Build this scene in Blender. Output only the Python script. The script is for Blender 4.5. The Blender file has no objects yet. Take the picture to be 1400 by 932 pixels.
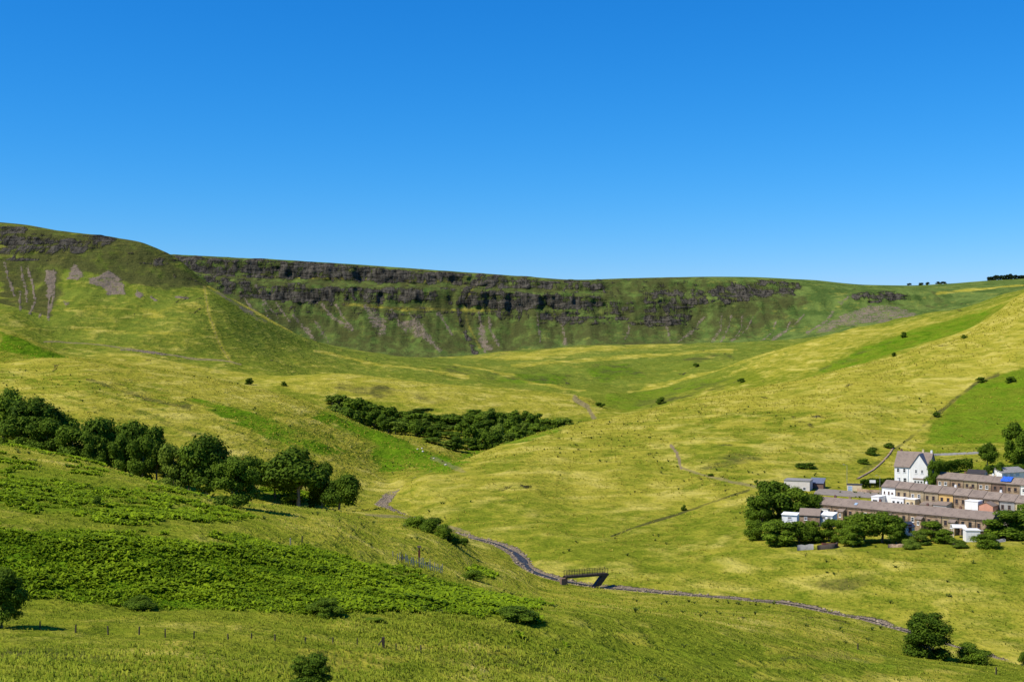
import bpy, math, random
import numpy as np
random.seed(7); RNG = np.random.default_rng(11)
scene = bpy.context.scene
COL = scene.collection
F = 1700.0; CX = 700.0; CY = 466.0          # focal length and centre of the 1400x932 picture

# ------------------------------------------------------------------ scene, camera, light
cam = bpy.data.cameras.new('camera'); cam.sensor_width = 36.0; cam.lens = 36.0 * F / 1400.0
cam.clip_start = 0.5; cam.clip_end = 20000.0
camo = bpy.data.objects.new('camera', cam); COL.objects.link(camo)
camo.location = (0, 0, 0); camo.rotation_euler = (math.radians(90), 0, 0)
scene.camera = camo
SUN_AZ = math.radians(-114.0)     # measured from +Y towards +X: sun stands to the left, a little behind
SUN_EL = math.radians(51.0)
sd = np.array([math.sin(SUN_AZ) * math.cos(SUN_EL), math.cos(SUN_AZ) * math.cos(SUN_EL), math.sin(SUN_EL)])
world = bpy.data.worlds.new('World'); scene.world = world; world.use_nodes = True
wn = world.node_tree; wn.nodes.clear()
sky = wn.nodes.new('ShaderNodeTexSky'); sky.sky_type = 'NISHITA'; sky.sun_disc = False
sky.sun_elevation = SUN_EL; sky.sun_rotation = SUN_AZ
sky.altitude = 300; sky.air_density = 1.0; sky.dust_density = 0.0; sky.ozone_density = 4.0
hs = wn.nodes.new('ShaderNodeHueSaturation'); hs.inputs['Saturation'].default_value = 1.18; hs.inputs['Value'].default_value = 1.0; hs.inputs['Hue'].default_value = 0.495
bg = wn.nodes.new('ShaderNodeBackground'); bg.inputs['Strength'].default_value = 0.085
wo = wn.nodes.new('ShaderNodeOutputWorld')
wn.links.new(sky.outputs['Color'], hs.inputs['Color'])
# deep polarised summer blue: per-channel grading of the sky colour
sp = wn.nodes.new('ShaderNodeSeparateColor'); cb = wn.nodes.new('ShaderNodeCombineColor'); wn.links.new(hs.outputs['Color'], sp.inputs[0])
for ch, (k_, g_) in enumerate(((.87, 1.75), (.845, .965), (1.265, .79))):
    pw = wn.nodes.new('ShaderNodeMath'); pw.operation = 'POWER'; ml = wn.nodes.new('ShaderNodeMath'); ml.operation = 'MULTIPLY'
    wn.links.new(sp.outputs[ch], pw.inputs[0]); pw.inputs[1].default_value = g_; wn.links.new(pw.outputs[0], ml.inputs[0]); ml.inputs[1].default_value = k_ * .1047 ** (g_ - 1.0)
    wn.links.new(ml.outputs[0], cb.inputs[ch])
wn.links.new(cb.outputs[0], bg.inputs['Color'])
wn.links.new(bg.outputs['Background'], wo.inputs['Surface'])
sl = bpy.data.lights.new('sun', 'SUN'); sl.energy = 4.8; sl.angle = math.radians(0.53); sl.color = (1.0, 0.945, 0.85)
slo = bpy.data.objects.new('sun', sl); COL.objects.link(slo)
from mathutils import Vector
slo.rotation_euler = Vector(sd).to_track_quat('Z', 'Y').to_euler()
vs = scene.view_settings; vs.view_transform = 'Standard'; vs.look = 'None'; vs.gamma = 1.0; vs.exposure = 0.30
vs.use_curve_mapping = False

# ------------------------------------------------------------------ helpers
def tag(o, label=None, cat=None, group=None, kind=None):
    if label: o['label'] = label
    if cat: o['category'] = cat
    if group: o['group'] = group
    if kind: o['kind'] = kind
    return o
def empty(name, loc, rz=0.0, label=None, cat=None, group=None):
    o = bpy.data.objects.new(name, None); COL.objects.link(o)
    o.location = loc; o.rotation_euler = (0, 0, rz); o.empty_display_size = 0.5
    return tag(o, label, cat, group)
def np_mesh(name, v, q, mat=None, smooth=False):
    """v (n,3) array, q (m,k) array of equal sized faces"""
    v = np.asarray(v, np.float32); q = np.asarray(q, np.int32)
    me = bpy.data.meshes.new(name)
    me.vertices.add(len(v)); me.vertices.foreach_set('co', v.ravel())
    k = q.shape[1]
    me.loops.add(q.size); me.loops.foreach_set('vertex_index', q.ravel())
    me.polygons.add(len(q)); me.polygons.foreach_set('loop_start', np.arange(0, q.size, k, dtype=np.int32))
    if smooth: me.polygons.foreach_set('use_smooth', np.ones(len(q), bool))
    me.update(calc_edges=True)
    if mat: me.materials.append(mat)
    return me
def color_attr(me, name, arr):
    a = me.attributes.new(name, 'FLOAT_COLOR', 'POINT')
    c = np.ones((len(me.vertices), 4), np.float32); c[:, :arr.shape[1]] = arr
    a.data.foreach_set('color', c.ravel())
def link(name, me, parent=None, loc=None):
    o = bpy.data.objects.new(name, me); COL.objects.link(o)
    if parent: o.parent = parent
    if loc is not None: o.location = loc
    return o
class MB:
    def __init__(s): s.v = []; s.f = []
    def add(s, vs_, fs_):
        n = len(s.v); s.v += [tuple(a) for a in vs_]; s.f += [tuple(i + n for i in f) for f in fs_]; return s
    def box(s, x0, x1, y0, y1, z0, z1):
        return s.add([(x0,y0,z0),(x1,y0,z0),(x1,y1,z0),(x0,y1,z0),(x0,y0,z1),(x1,y0,z1),(x1,y1,z1),(x0,y1,z1)],
                     [(0,3,2,1),(4,5,6,7),(0,1,5,4),(1,2,6,5),(2,3,7,6),(3,0,4,7)])
    def prism(s, poly, x0, x1, axis='x'):
        n = len(poly); vv = []
        for xx in (x0, x1):
            for (a, b) in poly: vv.append((xx, a, b) if axis == 'x' else (a, xx, b))
        fs = [tuple(range(n)), tuple(range(2 * n - 1, n - 1, -1))]
        for i in range(n): j = (i + 1) % n; fs.append((i, i + n, j + n, j))
        return s.add(vv, fs)
    def tube(s, p, q, r0, r1, n=6):
        p = Vector(p); q = Vector(q); d = (q - p).normalized(); a = d.orthogonal().normalized(); b = d.cross(a); vv = []
        for (c, r) in ((p, r0), (q, r1)):
            for i in range(n):
                t = 2 * math.pi * i / n; vv.append(c + a * r * math.cos(t) + b * r * math.sin(t))
        fs = [tuple(range(n - 1, -1, -1)), tuple(range(n, 2 * n))] + [(i, (i + 1) % n, n + (i + 1) % n, n + i) for i in range(n)]
        return s.add(vv, fs)
    def mesh(s, name, mat):
        import bmesh
        me = bpy.data.meshes.new(name); me.from_pydata(s.v, [], s.f)
        bm = bmesh.new(); bm.from_mesh(me); bmesh.ops.recalc_face_normals(bm, faces=bm.faces); bm.to_mesh(me); bm.free()
        me.materials.append(mat); return me
    def build(s, name, mat, parent=None, loc=None): return link(name, s.mesh(name, mat), parent, loc)

def _hash(ix, iy, seed):
    h = (ix.astype(np.int64) * 374761393 + iy.astype(np.int64) * 668265263 + seed * 974634777) & 0x7fffffff
    h = ((h ^ (h >> 13)) * 1274126177) & 0x7fffffff
    return ((h ^ (h >> 16)) & 0xffff).astype(np.float32) / 65535.0
def vnoise(x, y, seed=0):
    x = np.asarray(x, np.float64); y = np.asarray(y, np.float64)
    ix = np.floor(x); iy = np.floor(y); fx = (x - ix).astype(np.float32); fy = (y - iy).astype(np.float32)
    ix = ix.astype(np.int64); iy = iy.astype(np.int64)
    fx = fx * fx * fx * (fx * (fx * 6 - 15) + 10); fy = fy * fy * fy * (fy * (fy * 6 - 15) + 10)
    a = _hash(ix, iy, seed); b = _hash(ix + 1, iy, seed); c = _hash(ix, iy + 1, seed); d = _hash(ix + 1, iy + 1, seed)
    return (a + (b - a) * fx) * (1 - fy) + (c + (d - c) * fx) * fy - 0.5
def fbm(x, y, seed=0, octv=4, gain=0.5):
    t = 0.0; amp = 1.0; s = 0.0
    for i in range(octv):
        t = t + amp * vnoise(x * 2 ** i + 17.3 * i, y * 2 ** i - 9.1 * i, seed + i); s += amp; amp *= gain
    return t / s * 2.0          # about -1..1
def sstep(a, b, x):
    t = np.clip((x - a) / (b - a), 0, 1); return t * t * (3 - 2 * t)
def pchip(x, y, xi):
    x = np.asarray(x, float); y = np.asarray(y, float); h = np.diff(x); d = np.diff(y) / h
    m = np.zeros_like(y); m[0] = d[0]; m[-1] = d[-1]
    w1 = 2 * h[1:] + h[:-1]; w2 = h[1:] + 2 * h[:-1]
    ok = d[:-1] * d[1:] > 0
    mm = np.zeros(len(d) - 1)
    mm[ok] = (w1 + w2)[ok] / (w1[ok] / d[:-1][ok] + w2[ok] / d[1:][ok]); m[1:-1] = mm
    i = np.clip(np.searchsorted(x, xi) - 1, 0, len(x) - 2); t = (xi - x[i]) / h[i]; t = np.clip(t, 0, 1)
    return ((2*t**3-3*t**2+1)*y[i] + (t**3-2*t**2+t)*h[i]*m[i] + (-2*t**3+3*t**2)*y[i+1] + (t**3-t**2)*h[i]*m[i+1])

# ------------------------------------------------------------------ terrain: surveyed contour lines (bearing column, height as sight line, distance)
CURVES = [
 # bottom of the view
 [(-400,940,50),(0,936,66),(350,936,88),(700,936,115),(1050,936,150),(1400,938,180),(1800,1000,150)],
 # fence line
 [(-400,850,95),(0,858,113),(300,866,118),(450,875,122),(570,884,126),(700,890,137),(1050,906,168),(1270,911,195),(1400,926,192),(1800,1010,162)],
 # foot of the bracken bank
 [(-400,820,108),(0,832,128),(250,834,134),(450,846,139),(600,850,146),(740,854,156),(900,858,182),(1050,870,200),(1270,896,216),(1400,916,205),(1800,1012,176)],
 # top of the bracken bank
 [(-400,700,128),(0,720,150),(250,735,160),(450,770,173),(600,803,182),(740,832,184),(900,840,208),(1050,851,224),(1270,883,231),(1400,911,214),(1800,1012,183)],
 # edge of the near hill
 [(-400,590,280),(0,609,300),(100,628,305),(200,655,308),(320,691,318),(400,694,338),(480,699,365),(540,702,372),(575,709,372),(600,717,372),(640,735,360),(700,766,322),(740,790,302),(800,805,288),(900,817,276),(1050,831,266),(1270,872,240),(1400,908,218),(1800,1004,187)],
 # stream / hollow with trees
 [(-400,640,390),(0,640,370),(100,655,375),(200,672,380),(320,700,365),(400,705,385),(480,700,415),(520,684,446),(560,706,408),(600,720,388),(640,729,374),(700,750,347),(740,778,316),(800,796,300),(860,802,294),(1050,818,281),(1150,835,268),(1240,856,253),(1310,881,238),(1395,908,223),(1800,1001,192)],
 # far bank, village front
 [(-400,600,450),(0,600,430),(100,610,432),(200,625,430),(320,650,425),(400,665,425),(480,680,440),(520,674,466),(600,690,424),(700,716,385),(800,763,325),(900,768,318),(1050,754,312),(1150,750,309),(1245,748,307),(1400,745,305),(1800,745,300)],
 # back of the village
 [(-400,560,510),(0,560,480),(100,565,480),(200,580,480),(320,605,480),(400,625,490),(480,655,490),(520,670,474),(600,656,470),(700,660,455),(800,690,420),(900,690,415),(1000,680,412),(1100,672,420),(1245,668,432),(1400,660,440),(1800,650,440)],
 # crest of the right hill
 [(-400,530,560),(0,530,540),(100,530,540),(200,545,540),(320,570,540),(400,590,545),(480,630,545),(530,667,482),(560,654,500),(640,625,555),(700,603,600),(800,576,660),(860,565,690),(950,545,730),(1050,527,760),(1087,520,765),(1175,497,770),(1225,487,775),(1262,472,780),(1300,460,785),(1330,448,790),(1360,430,795),(1400,402,800),(1800,340,800)],
 # gully behind the right hill
 [(-400,500,640),(0,508,590),(100,505,590),(200,520,600),(320,545,600),(400,570,590),(480,612,590),(530,636,590),(640,630,598),(700,612,650),(800,592,720),(950,565,800),(1050,545,860),(1175,515,870),(1262,490,870),(1330,465,870),(1360,448,860),(1400,415,850),(1800,350,850)],
 # crest of the left hill
 [(-400,480,660),(0,496,620),(60,489,625),(100,489,635),(160,496,650),(250,510,660),(350,530,670),(440,556,670),(520,590,650),(600,618,632),(640,628,640),(700,610,680),(800,588,750),(950,560,860),(1050,540,920),(1175,505,920),(1262,478,920),(1330,455,920),(1360,440,910),(1400,410,880),(1800,350,900)],
 # wooded gully
 [(-400,490,760),(0,502,700),(100,500,710),(160,505,720),(250,520,735),(350,545,740),(440,572,740),(520,592,730),(600,592,740),(700,588,775),(800,577,830),(950,550,930),(1050,522,990),(1175,485,990),(1262,460,990),(1330,440,990),(1400,408,950),(1800,350,950)],
 # yellow mound
 [(-400,420,760),(0,449,800),(50,468,805),(90,487,810),(160,496,815),(250,508,825),(340,519,850),(400,514,870),(450,512,880),(560,521,900),(680,533,930),(800,545,950),(820,551,955),(860,560,960),(950,545,990),(1050,510,1030),(1175,470,1030),(1262,448,1030),(1330,430,1030),(1400,406,990),(1800,350,1000)],
 # dip behind the mound
 [(-400,425,850),(0,455,850),(90,488,850),(160,492,860),(250,500,880),(340,508,905),(450,521,960),(560,531,990),(680,541,1010),(800,554,1010),(860,556,1020),(950,535,1080),(1050,495,1120),(1175,455,1120),(1262,436,1110),(1330,421,1110),(1400,402,1080),(1800,350,1080)],
 # crest of the side spur on the right
 [(-400,400,900),(0,440,900),(90,468,905),(160,476,908),(250,480,935),(340,490,965),(450,500,1060),(560,512,1090),(680,522,1120),(800,530,1150),(860,533,1160),(950,515,1190),(1050,482,1200),(1175,450,1200),(1265,432,1190),(1330,418,1180),(1400,399,1150),(1800,350,1150)],
 # valley floor, left hill face
 [(-400,350,1000),(0,400,990),(90,425,980),(160,432,980),(250,436,990),(310,447,1010),(400,472,1090),(450,487,1125),(560,501,1160),(680,511,1200),(800,514,1230),(860,514,1250),(950,497,1280),(1050,487,1290),(1175,460,1290),(1265,440,1280),(1330,424,1270),(1400,405,1250),(1800,350,1250)],
 # foot of the left crags
 [(-400,330,1060),(0,350,1060),(60,353,1060),(130,360,1063),(200,371,1070),(240,383,1075),(285,397,1085),(340,425,1100),(420,467,1150),(450,476,1180),(560,491,1230),(620,493,1330),(700,489,1380),(800,484,1390),(860,483,1390),(950,478,1400),(1050,471,1400),(1175,463,1400),(1265,443,1390),(1330,428,1380),(1400,408,1350),(1800,350,1350)],
 # crest of the left hill and of the moraine
 [(-400,290,1140),(0,307,1105),(60,313,1105),(130,322,1110),(185,329,1115),(215,340,1120),(240,353,1125),(265,373,1130),(285,390,1140),(340,421,1160),(420,464,1205),(480,477,1250),(560,489,1320),(620,487,1440),(700,480,1470),(840,471,1480),(950,469,1480),(1050,465,1480),(1175,455,1480),(1265,440,1480),(1330,425,1480),(1400,405,1450),(1800,350,1450)],
 # behind
 [(-400,300,1350),(0,318,1350),(130,335,1350),(240,365,1350),(285,400,1350),(340,440,1350),(420,480,1400),(560,500,1480),(620,494,1530),(700,487,1550),(840,478,1560),(950,474,1560),(1050,470,1560),(1175,453,1560),(1265,436,1560),(1330,424,1560),(1400,404,1530),(1800,350,1530)],
 # foot of the escarpment
 [(-400,330,1600),(0,340,1600),(130,350,1600),(240,385,1600),(285,420,1620),(340,455,1640),(420,482,1660),(560,493,1660),(620,489,1680),(700,482,1700),(840,473,1700),(950,471,1700),(1050,465,1690),(1130,452,1680),(1200,443,1660),(1265,433,1650),(1330,420,1640),(1400,402,1620),(1800,350,1620)],
 # foot of the lower crags
 [(-400,330,1760),(0,345,1760),(240,390,1760),(300,398,1760),(340,405,1760),(420,413,1765),(560,419,1770),(650,424,1775),(800,425,1775),(950,428,1775),(1050,425,1770),(1130,420,1760),(1200,414,1750),(1265,412,1750),(1330,405,1750),(1400,396,1750),(1800,350,1750)],
 # top of the lower crags
 [(-400,332,1775),(0,345,1775),(240,368,1772),(340,386,1775),(560,396,1782),(800,404,1788),(950,408,1790),(1050,408,1788),(1130,408,1778),(1200,401,1762),(1265,402,1770),(1330,400,1775),(1400,392,1780),(1800,350,1780)],
 # ledge
 [(-400,335,1800),(0,346,1800),(240,363,1800),(340,379,1800),(560,389,1808),(650,392,1810),(800,397,1812),(1050,400,1815),(1130,400,1805),(1200,398,1800),(1265,398,1820),(1330,394,1830),(1400,388,1830),(1800,360,1830)],
 # top of the upper crags
 [(-400,338,1812),(0,346,1812),(240,351,1812),(340,357,1813),(560,370,1822),(650,377,1825),(800,385,1828),(950,383,1835),(1050,384,1845),(1100,386,1860),(1190,392,1900),(1245,393,1920),(1350,386,1920),(1400,383,1920),(1800,365,1920)],
 # rim
 [(-400,340,1840),(0,346,1840),(240,348,1842),(340,353,1845),(560,366.5,1850),(650,373,1850),(720,378,1852),(790,382,1855),(870,380,1860),(950,378.5,1870),(1000,378.5,1880),(1100,382,1900),(1190,390,1960),(1245,390.5,1990),(1300,388,2000),(1350,384,2000),(1400,381,2000),(1800,370,2000)],
 # plateau falling away
 [(-400,370,2600),(240,372,2600),(560,390,2600),(800,402,2600),(1000,398,2600),(1245,412,2700),(1400,396,2700),(1800,380,2700)],
 [(-400,440,9000),(700,440,9000),(1800,440,9000)],
]
U = np.arange(-400, 1801, 4.0)
def gsm(a, s):
    r = int(3 * s); k = np.exp(-0.5 * (np.arange(-r, r + 1) / s) ** 2); k /= k.sum()
    return np.convolve(np.pad(a, r, mode='edge'), k, 'valid')
CD = []; CZ = []
CD.append(np.full(len(U), 1.0)); CZ.append(np.full(len(U), -1.75))
for ci, c in enumerate(CURVES):
    a = np.array(c, float); D = pchip(a[:, 0], a[:, 2], U); PY = pchip(a[:, 0], a[:, 1], U)
    D = gsm(D, 2.5); PY = gsm(PY, 1.2)
    CD.append(D); CZ.append(-(PY - CY) / F * D)
CD = np.array(CD); CZ = np.array(CZ)
for i in range(1, len(CD)): CD[i] = np.maximum(CD[i], CD[i - 1] + 2.0)
ROWS = np.concatenate([np.arange(-40, 56, 2.0), np.arange(56, 330, 0.55), np.arange(330, 520, 0.8), np.arange(520, 800, 1.5), np.arange(800, 1000, 2.2),
                       np.arange(1000, 1160, 1.5), np.arange(1160, 1740, 4.0), np.arange(1740, 1880, 1.1), np.arange(1880, 2020, 5), np.geomspace(2030, 8900, 40)])
NR = len(ROWS)
TZ = np.zeros((len(U), NR)); TB = np.zeros((len(U), NR))
for i in range(len(U)):
    r = np.maximum(ROWS, 1.0)
    TZ[i] = pchip(CD[:, i], CZ[:, i], r); TB[i] = np.interp(r, CD[:, i], np.arange(len(CD)))
TZ[:, ROWS < 1.0] = -1.75 + (1.0 - ROWS[ROWS < 1.0]) * 0.16
# river course, world metres
def at(px, py, D): return ((px - CX) / F * D, D, -(py - CY) / F * D)
RIV = [(1800,1001,192),(1600,955,207),(1395,908,223),(1310,881,238),(1240,856,253),(1150,835,268),(1050,818,281),(860,802,294),(800,796,300),(740,778,316),(700,750,347),(640,729,374),(600,720,388),(560,706,408),(528,690,432),(520,684,446),(536,668,470),(570,654,510),(630,640,560),(680,626,620),(700,612,650),(740,600,700)]
RW = np.array([at(*p) for p in RIV])
def resample(P, step):
    P = np.asarray(P, float); s = np.concatenate([[0], np.cumsum(np.linalg.norm(np.diff(P[:, :2], axis=0), axis=1))])
    si = np.arange(0, s[-1], step)
    return np.stack([pchip(s, P[:, k], si) for k in range(P.shape[1])], 1)
RS = resample(RW, 1.5)
# gentle meanders
tn = np.gradient(RS[:, :2], axis=0); tn /= np.linalg.norm(tn, axis=1)[:, None]
si_ = np.arange(len(RS)) * 1.5
off = 0.9 * np.sin(si_ / 9.0) + 1.2 * fbm(si_ / 14.0, si_ * 0, 5, 2)
RS[:, 0] += -tn[:, 1] * off; RS[:, 1] += tn[:, 0] * off
def dist_poly(x, y, P):
    """distance from points to a densely sampled polyline (bbox culled)"""
    d = np.full(x.shape, 1e3, np.float32)
    m = (x > P[:, 0].min() - 15) & (x < P[:, 0].max() + 15) & (y > P[:, 1].min() - 15) & (y < P[:, 1].max() + 15)
    xs = x[m]; ys = y[m]; dd = np.full(xs.shape, 1e3, np.float32)
    ch = 20
    for k in range(0, len(P), ch):
        Q = P[k:k + ch]
        mm = (xs > Q[:, 0].min() - 14) & (xs < Q[:, 0].max() + 14) & (ys > Q[:, 1].min() - 14) & (ys < Q[:, 1].max() + 14)
        if not mm.any(): continue
        q = np.min(np.hypot(xs[mm][:, None] - Q[None, :, 0], ys[mm][:, None] - Q[None, :, 1]), axis=1)
        dd[mm] = np.minimum(dd[mm], q)
    d[m] = dd
    return d
BRIDGE_Y = 296.0
def base_z(x, y):
    x = np.asarray(x, float); y = np.asarray(y, float)
    yc = np.maximum(y, 1.0); u = np.clip((CX + F * x / yc + 400) / 4.0, 0, len(U) - 1.001)
    iu = u.astype(int); fu = u - iu
    r = np.interp(y, ROWS, np.arange(NR)); r = np.clip(r, 0, NR - 1.001); ir = r.astype(int); fr = r - ir
    g = lambda T: (T[iu, ir] * (1 - fu) + T[iu + 1, ir] * fu) * (1 - fr) + (T[iu, ir + 1] * (1 - fu) + T[iu + 1, ir + 1] * fu) * fr
    return g(TZ), g(TB)
def ground_full(x, y):
    """height, band, distance to the stream"""
    x = np.asarray(x, float); y = np.asarray(y, float)
    z, b = base_z(x, y)
    rd = dist_poly(x, y, RS)
    far = sstep(500, 1000, y)
    vill = sstep(70, 85, x) * sstep(300, 310, y) * (1 - sstep(430, 460, y))
    amp = (1 - 0.85 * vill) * sstep(3, 14, rd)
    n = (0.9 * fbm(x / 60, y / 60, 1, 3) + 0.35 * fbm(x / 13, y / 13, 2, 3) + 0.10 * fbm(x / 2.6, y / 2.6, 3, 2)) * sstep(20, 70, y)
    nf = 3.2 * fbm(x / 110, y / 110, 4, 4) + (1.1 + 2.2 * sstep(13.2, 14.2, b) * (1 - sstep(16.3, 17.0, b))) * fbm(x / 42, y / 42, 9, 3)
    z = z + amp * (n * (1 - far) + nf * far * (1 - sstep(1815, 1850, y) * 0.8))
    z = z - 0.7 * np.exp(-(rd / 3.4) ** 2) - 0.2 * np.exp(-(rd / 8.0) ** 2)
    return z, b, rd
def gz(x, y): return float(ground_full(np.array([x]), np.array([y]))[0][0])
def hit(px, py, dmin=40.0, dmax=2100.0):
    """first ground point on the sight line of a pixel"""
    D = np.concatenate([np.arange(dmin, min(dmax, 520), 0.5), np.arange(max(dmin, 520), dmax, 2.0)])
    x = (px - CX) / F * D; z = ground_full(x, D)[0]; ray = -(py - CY) / F * D
    k = np.nonzero(z >= ray)[0]
    i = int(k[0]) if len(k) else int(np.argmax(z - ray))
    return (float(x[i]), float(D[i]), float(z[i]))

# ------------------------------------------------------------------ terrain mesh
NC = 1150
S = np.linspace(-0.72, 0.72, NC)
gx = S[None, :] * (ROWS[:, None] + 60.0); gy = np.broadcast_to(ROWS[:, None], gx.shape)
X = gx.ravel().copy(); Y = gy.ravel().copy()
Z, BAND, RD = ground_full(X, Y)
zb, _ = base_z(X, Y)
PX = CX + F * X / np.maximum(Y, 1.0); PYV = CY - F * zb / np.maximum(Y, 1.0)
NZA = fbm(X / 9.0, Y / 9.0, 21, 3); NZB = fbm(X / 45.0, Y / 45.0, 22, 4); NZF = fbm(X / 22.0, Z / 9.0, 23, 4)
farv = sstep(700, 1000, Y)
NM = NZA * (1 - farv) + NZF * farv           # noise that breaks up the edges of cover
L = {k: np.zeros(len(X), np.float32) for k in ('dry', 'fern', 'rock', 'scree', 'dirt', 'heath')}
L['dry'][:] = np.interp(BAND, [0, 2, 3, 4, 5, 6, 7, 8, 9, 10, 11, 12, 13, 14, 15, 16, 17, 18, 19, 20, 21, 26],
                              [.34, .32, .24, .34, .48, .52, .60, .66, .72, .45, .55, .3, .62, .26, .26, .22, .18, .20, .1, .06, .02, .05])
L['heath'][:] = np.interp(BAND, [13, 15, 18, 19, 20, 22, 25, 26], [0, .05, .2, .3, .42, .42, .35, .3]) * (1 - .7 * sstep(780, 960, PX))
def poly(layer, val, pts, soft=6.0, dmin=0, dmax=9e3, jit=1.0, ys=1.6, op=1.0):
    P = np.array(pts, float); m = (PX > P[:, 0].min() - soft*2) & (PX < P[:, 0].max() + soft*2) & (PYV > P[:, 1].min() - soft*2) & (PYV < P[:, 1].max() + soft*2) & (Y > dmin) & (Y < dmax)
    i = np.nonzero(m)[0]
    if not len(i): return
    x = PX[i]; y = PYV[i]; inside = np.zeros(len(i), bool); d = np.full(len(i), 1e9)
    n = len(P)
    for a in range(n):
        p = P[a]; q = P[(a + 1) % n]
        c = ((p[1] > y) != (q[1] > y)) & (x < (q[0] - p[0]) * (y - p[1]) / (q[1] - p[1] + 1e-9) + p[0]); inside ^= c
        ex = q[0] - p[0]; ey = (q[1] - p[1]) * ys; L2 = ex * ex + ey * ey + 1e-9
        t = np.clip(((x - p[0]) * ex + (y - p[1]) * ys * ey) / L2, 0, 1)
        d = np.minimum(d, np.hypot(x - p[0] - t * ex, (y - p[1]) * ys - t * ey))
    s = np.where(inside, d, -d)
    w = sstep(-soft, soft, s + jit * soft * 1.6 * NM[i]) * op
    L[layer][i] = np.maximum(L[layer][i], val * w) if layer == 'rock' else L[layer][i] * (1 - w) + val * w
def stroke(layer, val, pts, wid, dmin=0, dmax=9e3, jit=0.6, op=1.0):
    P = np.array(pts, float); m = (PX > P[:, 0].min() - wid*3) & (PX < P[:, 0].max() + wid*3) & (PYV > P[:, 1].min() - wid*3) & (PYV < P[:, 1].max() + wid*3) & (Y > dmin) & (Y < dmax)
    i = np.nonzero(m)[0]
    if not len(i): return
    x = PX[i]; y = PYV[i]; d = np.full(len(i), 1e9)
    for a in range(len(P) - 1):
        p = P[a]; q = P[a + 1]; e = q - p; L2 = e @ e + 1e-9
        t = np.clip(((x - p[0]) * e[0] + (y - p[1]) * e[1]) / L2, 0, 1)
        d = np.minimum(d, np.hypot(x - p[0] - t * e[0], y - p[1] - t * e[1]))
    w = sstep(wid * 1.25, wid * 0.6, d * (1 + jit * NM[i])) * op
    L[layer][i] = np.maximum(L[layer][i] * (1 - w) + val * w, L[layer][i] if val > 0.5 else 0)

# --- broad cover
poly('dry', .85, [(0,496),(60,489),(110,489),(170,498),(260,512),(350,530),(440,556),(400,572),(350,585),(310,605),(200,575),(110,550),(0,530)], 8, 430, 690)
poly('dry', .25, [(0,505),(60,507),(120,520),(220,528),(260,540),(160,538),(60,528),(0,520)], 8, 430, 690)
poly('dry', .35, [(255,548),(340,556),(430,572),(520,594),(640,632),(600,650),(540,640),(470,625),(430,612),(370,590),(300,570)], 6, 430, 690)
poly('fern', .85, [(265,549),(330,556),(360,572),(400,583),(470,617),(440,622),(400,610),(350,590),(300,570)], 6, 430, 690)
poly('fern', .9, [(445,560),(500,580),(560,600),(555,612),(520,608),(460,580),(420,572)], 5, 430, 700)
poly('fern', .85, [(500,620),(540,600),(600,617),(640,632),(610,645),(560,640),(520,648)], 6, 430, 700)
poly('fern', .6, [(370,575),(410,583),(430,600),(400,598)], 6, 430, 690)
stroke('dry', .9, [(380,572),(440,585),(490,602)], 5, 430, 690); stroke('dry', .9, [(500,594),(560,612),(600,622)], 3, 430, 690)
poly('dry', .82, [(370,516),(450,512),(560,521),(680,533),(800,545),(826,555),(805,570),(700,562),(600,557),(520,547),(450,541),(400,533)], 5, 730, 970)
poly('heath', .45, [(460,522),(560,530),(620,540),(600,553),(520,545),(450,536)], 8, 730, 970)
poly('dry', .80, [(120,486),(200,482),(330,497),(345,518),(250,510),(170,500)], 6, 700, 900)
poly('dry', .75, [(600,488),(700,480),(840,471),(930,470),(820,482),(700,494)], 5, 1350, 1500)
poly('fern', .75, [(600,650),(640,640),(700,612),(745,595),(795,578),(730,575),(650,600)], 5, 590, 860)
poly('fern', .9, [(0,452),(30,462),(60,478),(95,490),(50,490),(0,478)], 4, 630, 830)
poly('fern', .72, [(1050,530),(1090,519),(1140,493),(1200,470),(1270,446),(1330,428),(1370,418),(1330,449),(1262,473),(1175,498)], 5, 800, 1110)
poly('heath', .35, [(1080,520),(1150,488),(1200,474),(1240,462),(1200,480),(1130,505)], 4, 800, 1110)
poly('dry', .85, [(1060,520),(1175,497),(1262,472),(1330,448),(1400,402),(1400,500),(1340,515),(1200,560),(1060,570),(960,575),(980,545)], 10, 430, 810)
poly('dry', .38, [(1000,560),(1100,560),(1150,575),(1100,590),(960,600),(900,590)], 12, 430, 810)
poly('dry', .35, [(960,600),(1040,605),(1060,630),(1000,640),(930,630)], 12, 400, 810)
poly('dry', .95, [(975,578),(1050,570),(1040,585),(985,586)], 5, 400, 810)
poly('heath', .55, [(950,625),(1000,610),(1045,615),(1020,640),(970,645)], 12, 400, 810, op=.8)
poly('heath', .5, [(690,690),(730,685),(745,705),(700,712)], 10, 340, 810, op=.7)
poly('heath', .6, [(1100,795),(1200,785),(1260,797),(1150,812)], 12, 240, 400, op=.8)
poly('dry', .42, [(560,690),(700,690),(900,700),(1010,690),(1020,740),(1400,750),(1400,870),(1230,850),(1000,812),(830,797),(740,760),(660,725)], 14, 220, 470)
poly('dry', .7, [(640,640),(800,590),(900,570),(920,620),(800,650),(660,680),(560,690),(540,670)], 14, 360, 760)
for k in range(26):
    a = RNG.uniform(560, 1380); b = RNG.uniform(555, 720); w = RNG.uniform(25, 80); t = RNG.uniform(-.35, -.1)
    stroke('dry', RNG.choice([.2, .35, 1.0, 1.0]), [(a, b), (a + w, b + t * w)], RNG.uniform(2.5, 6), 330, 800, op=.75)
poly('fern', .6, [(1262,606),(1282,568),(1340,522),(1372,512),(1420,498),(1420,606),(1340,606)], 4, 430, 800)
poly('dry', .12, [(1262,606),(1282,568),(1340,522),(1372,512),(1420,498),(1420,606),(1340,606)], 4, 430, 800)
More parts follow.
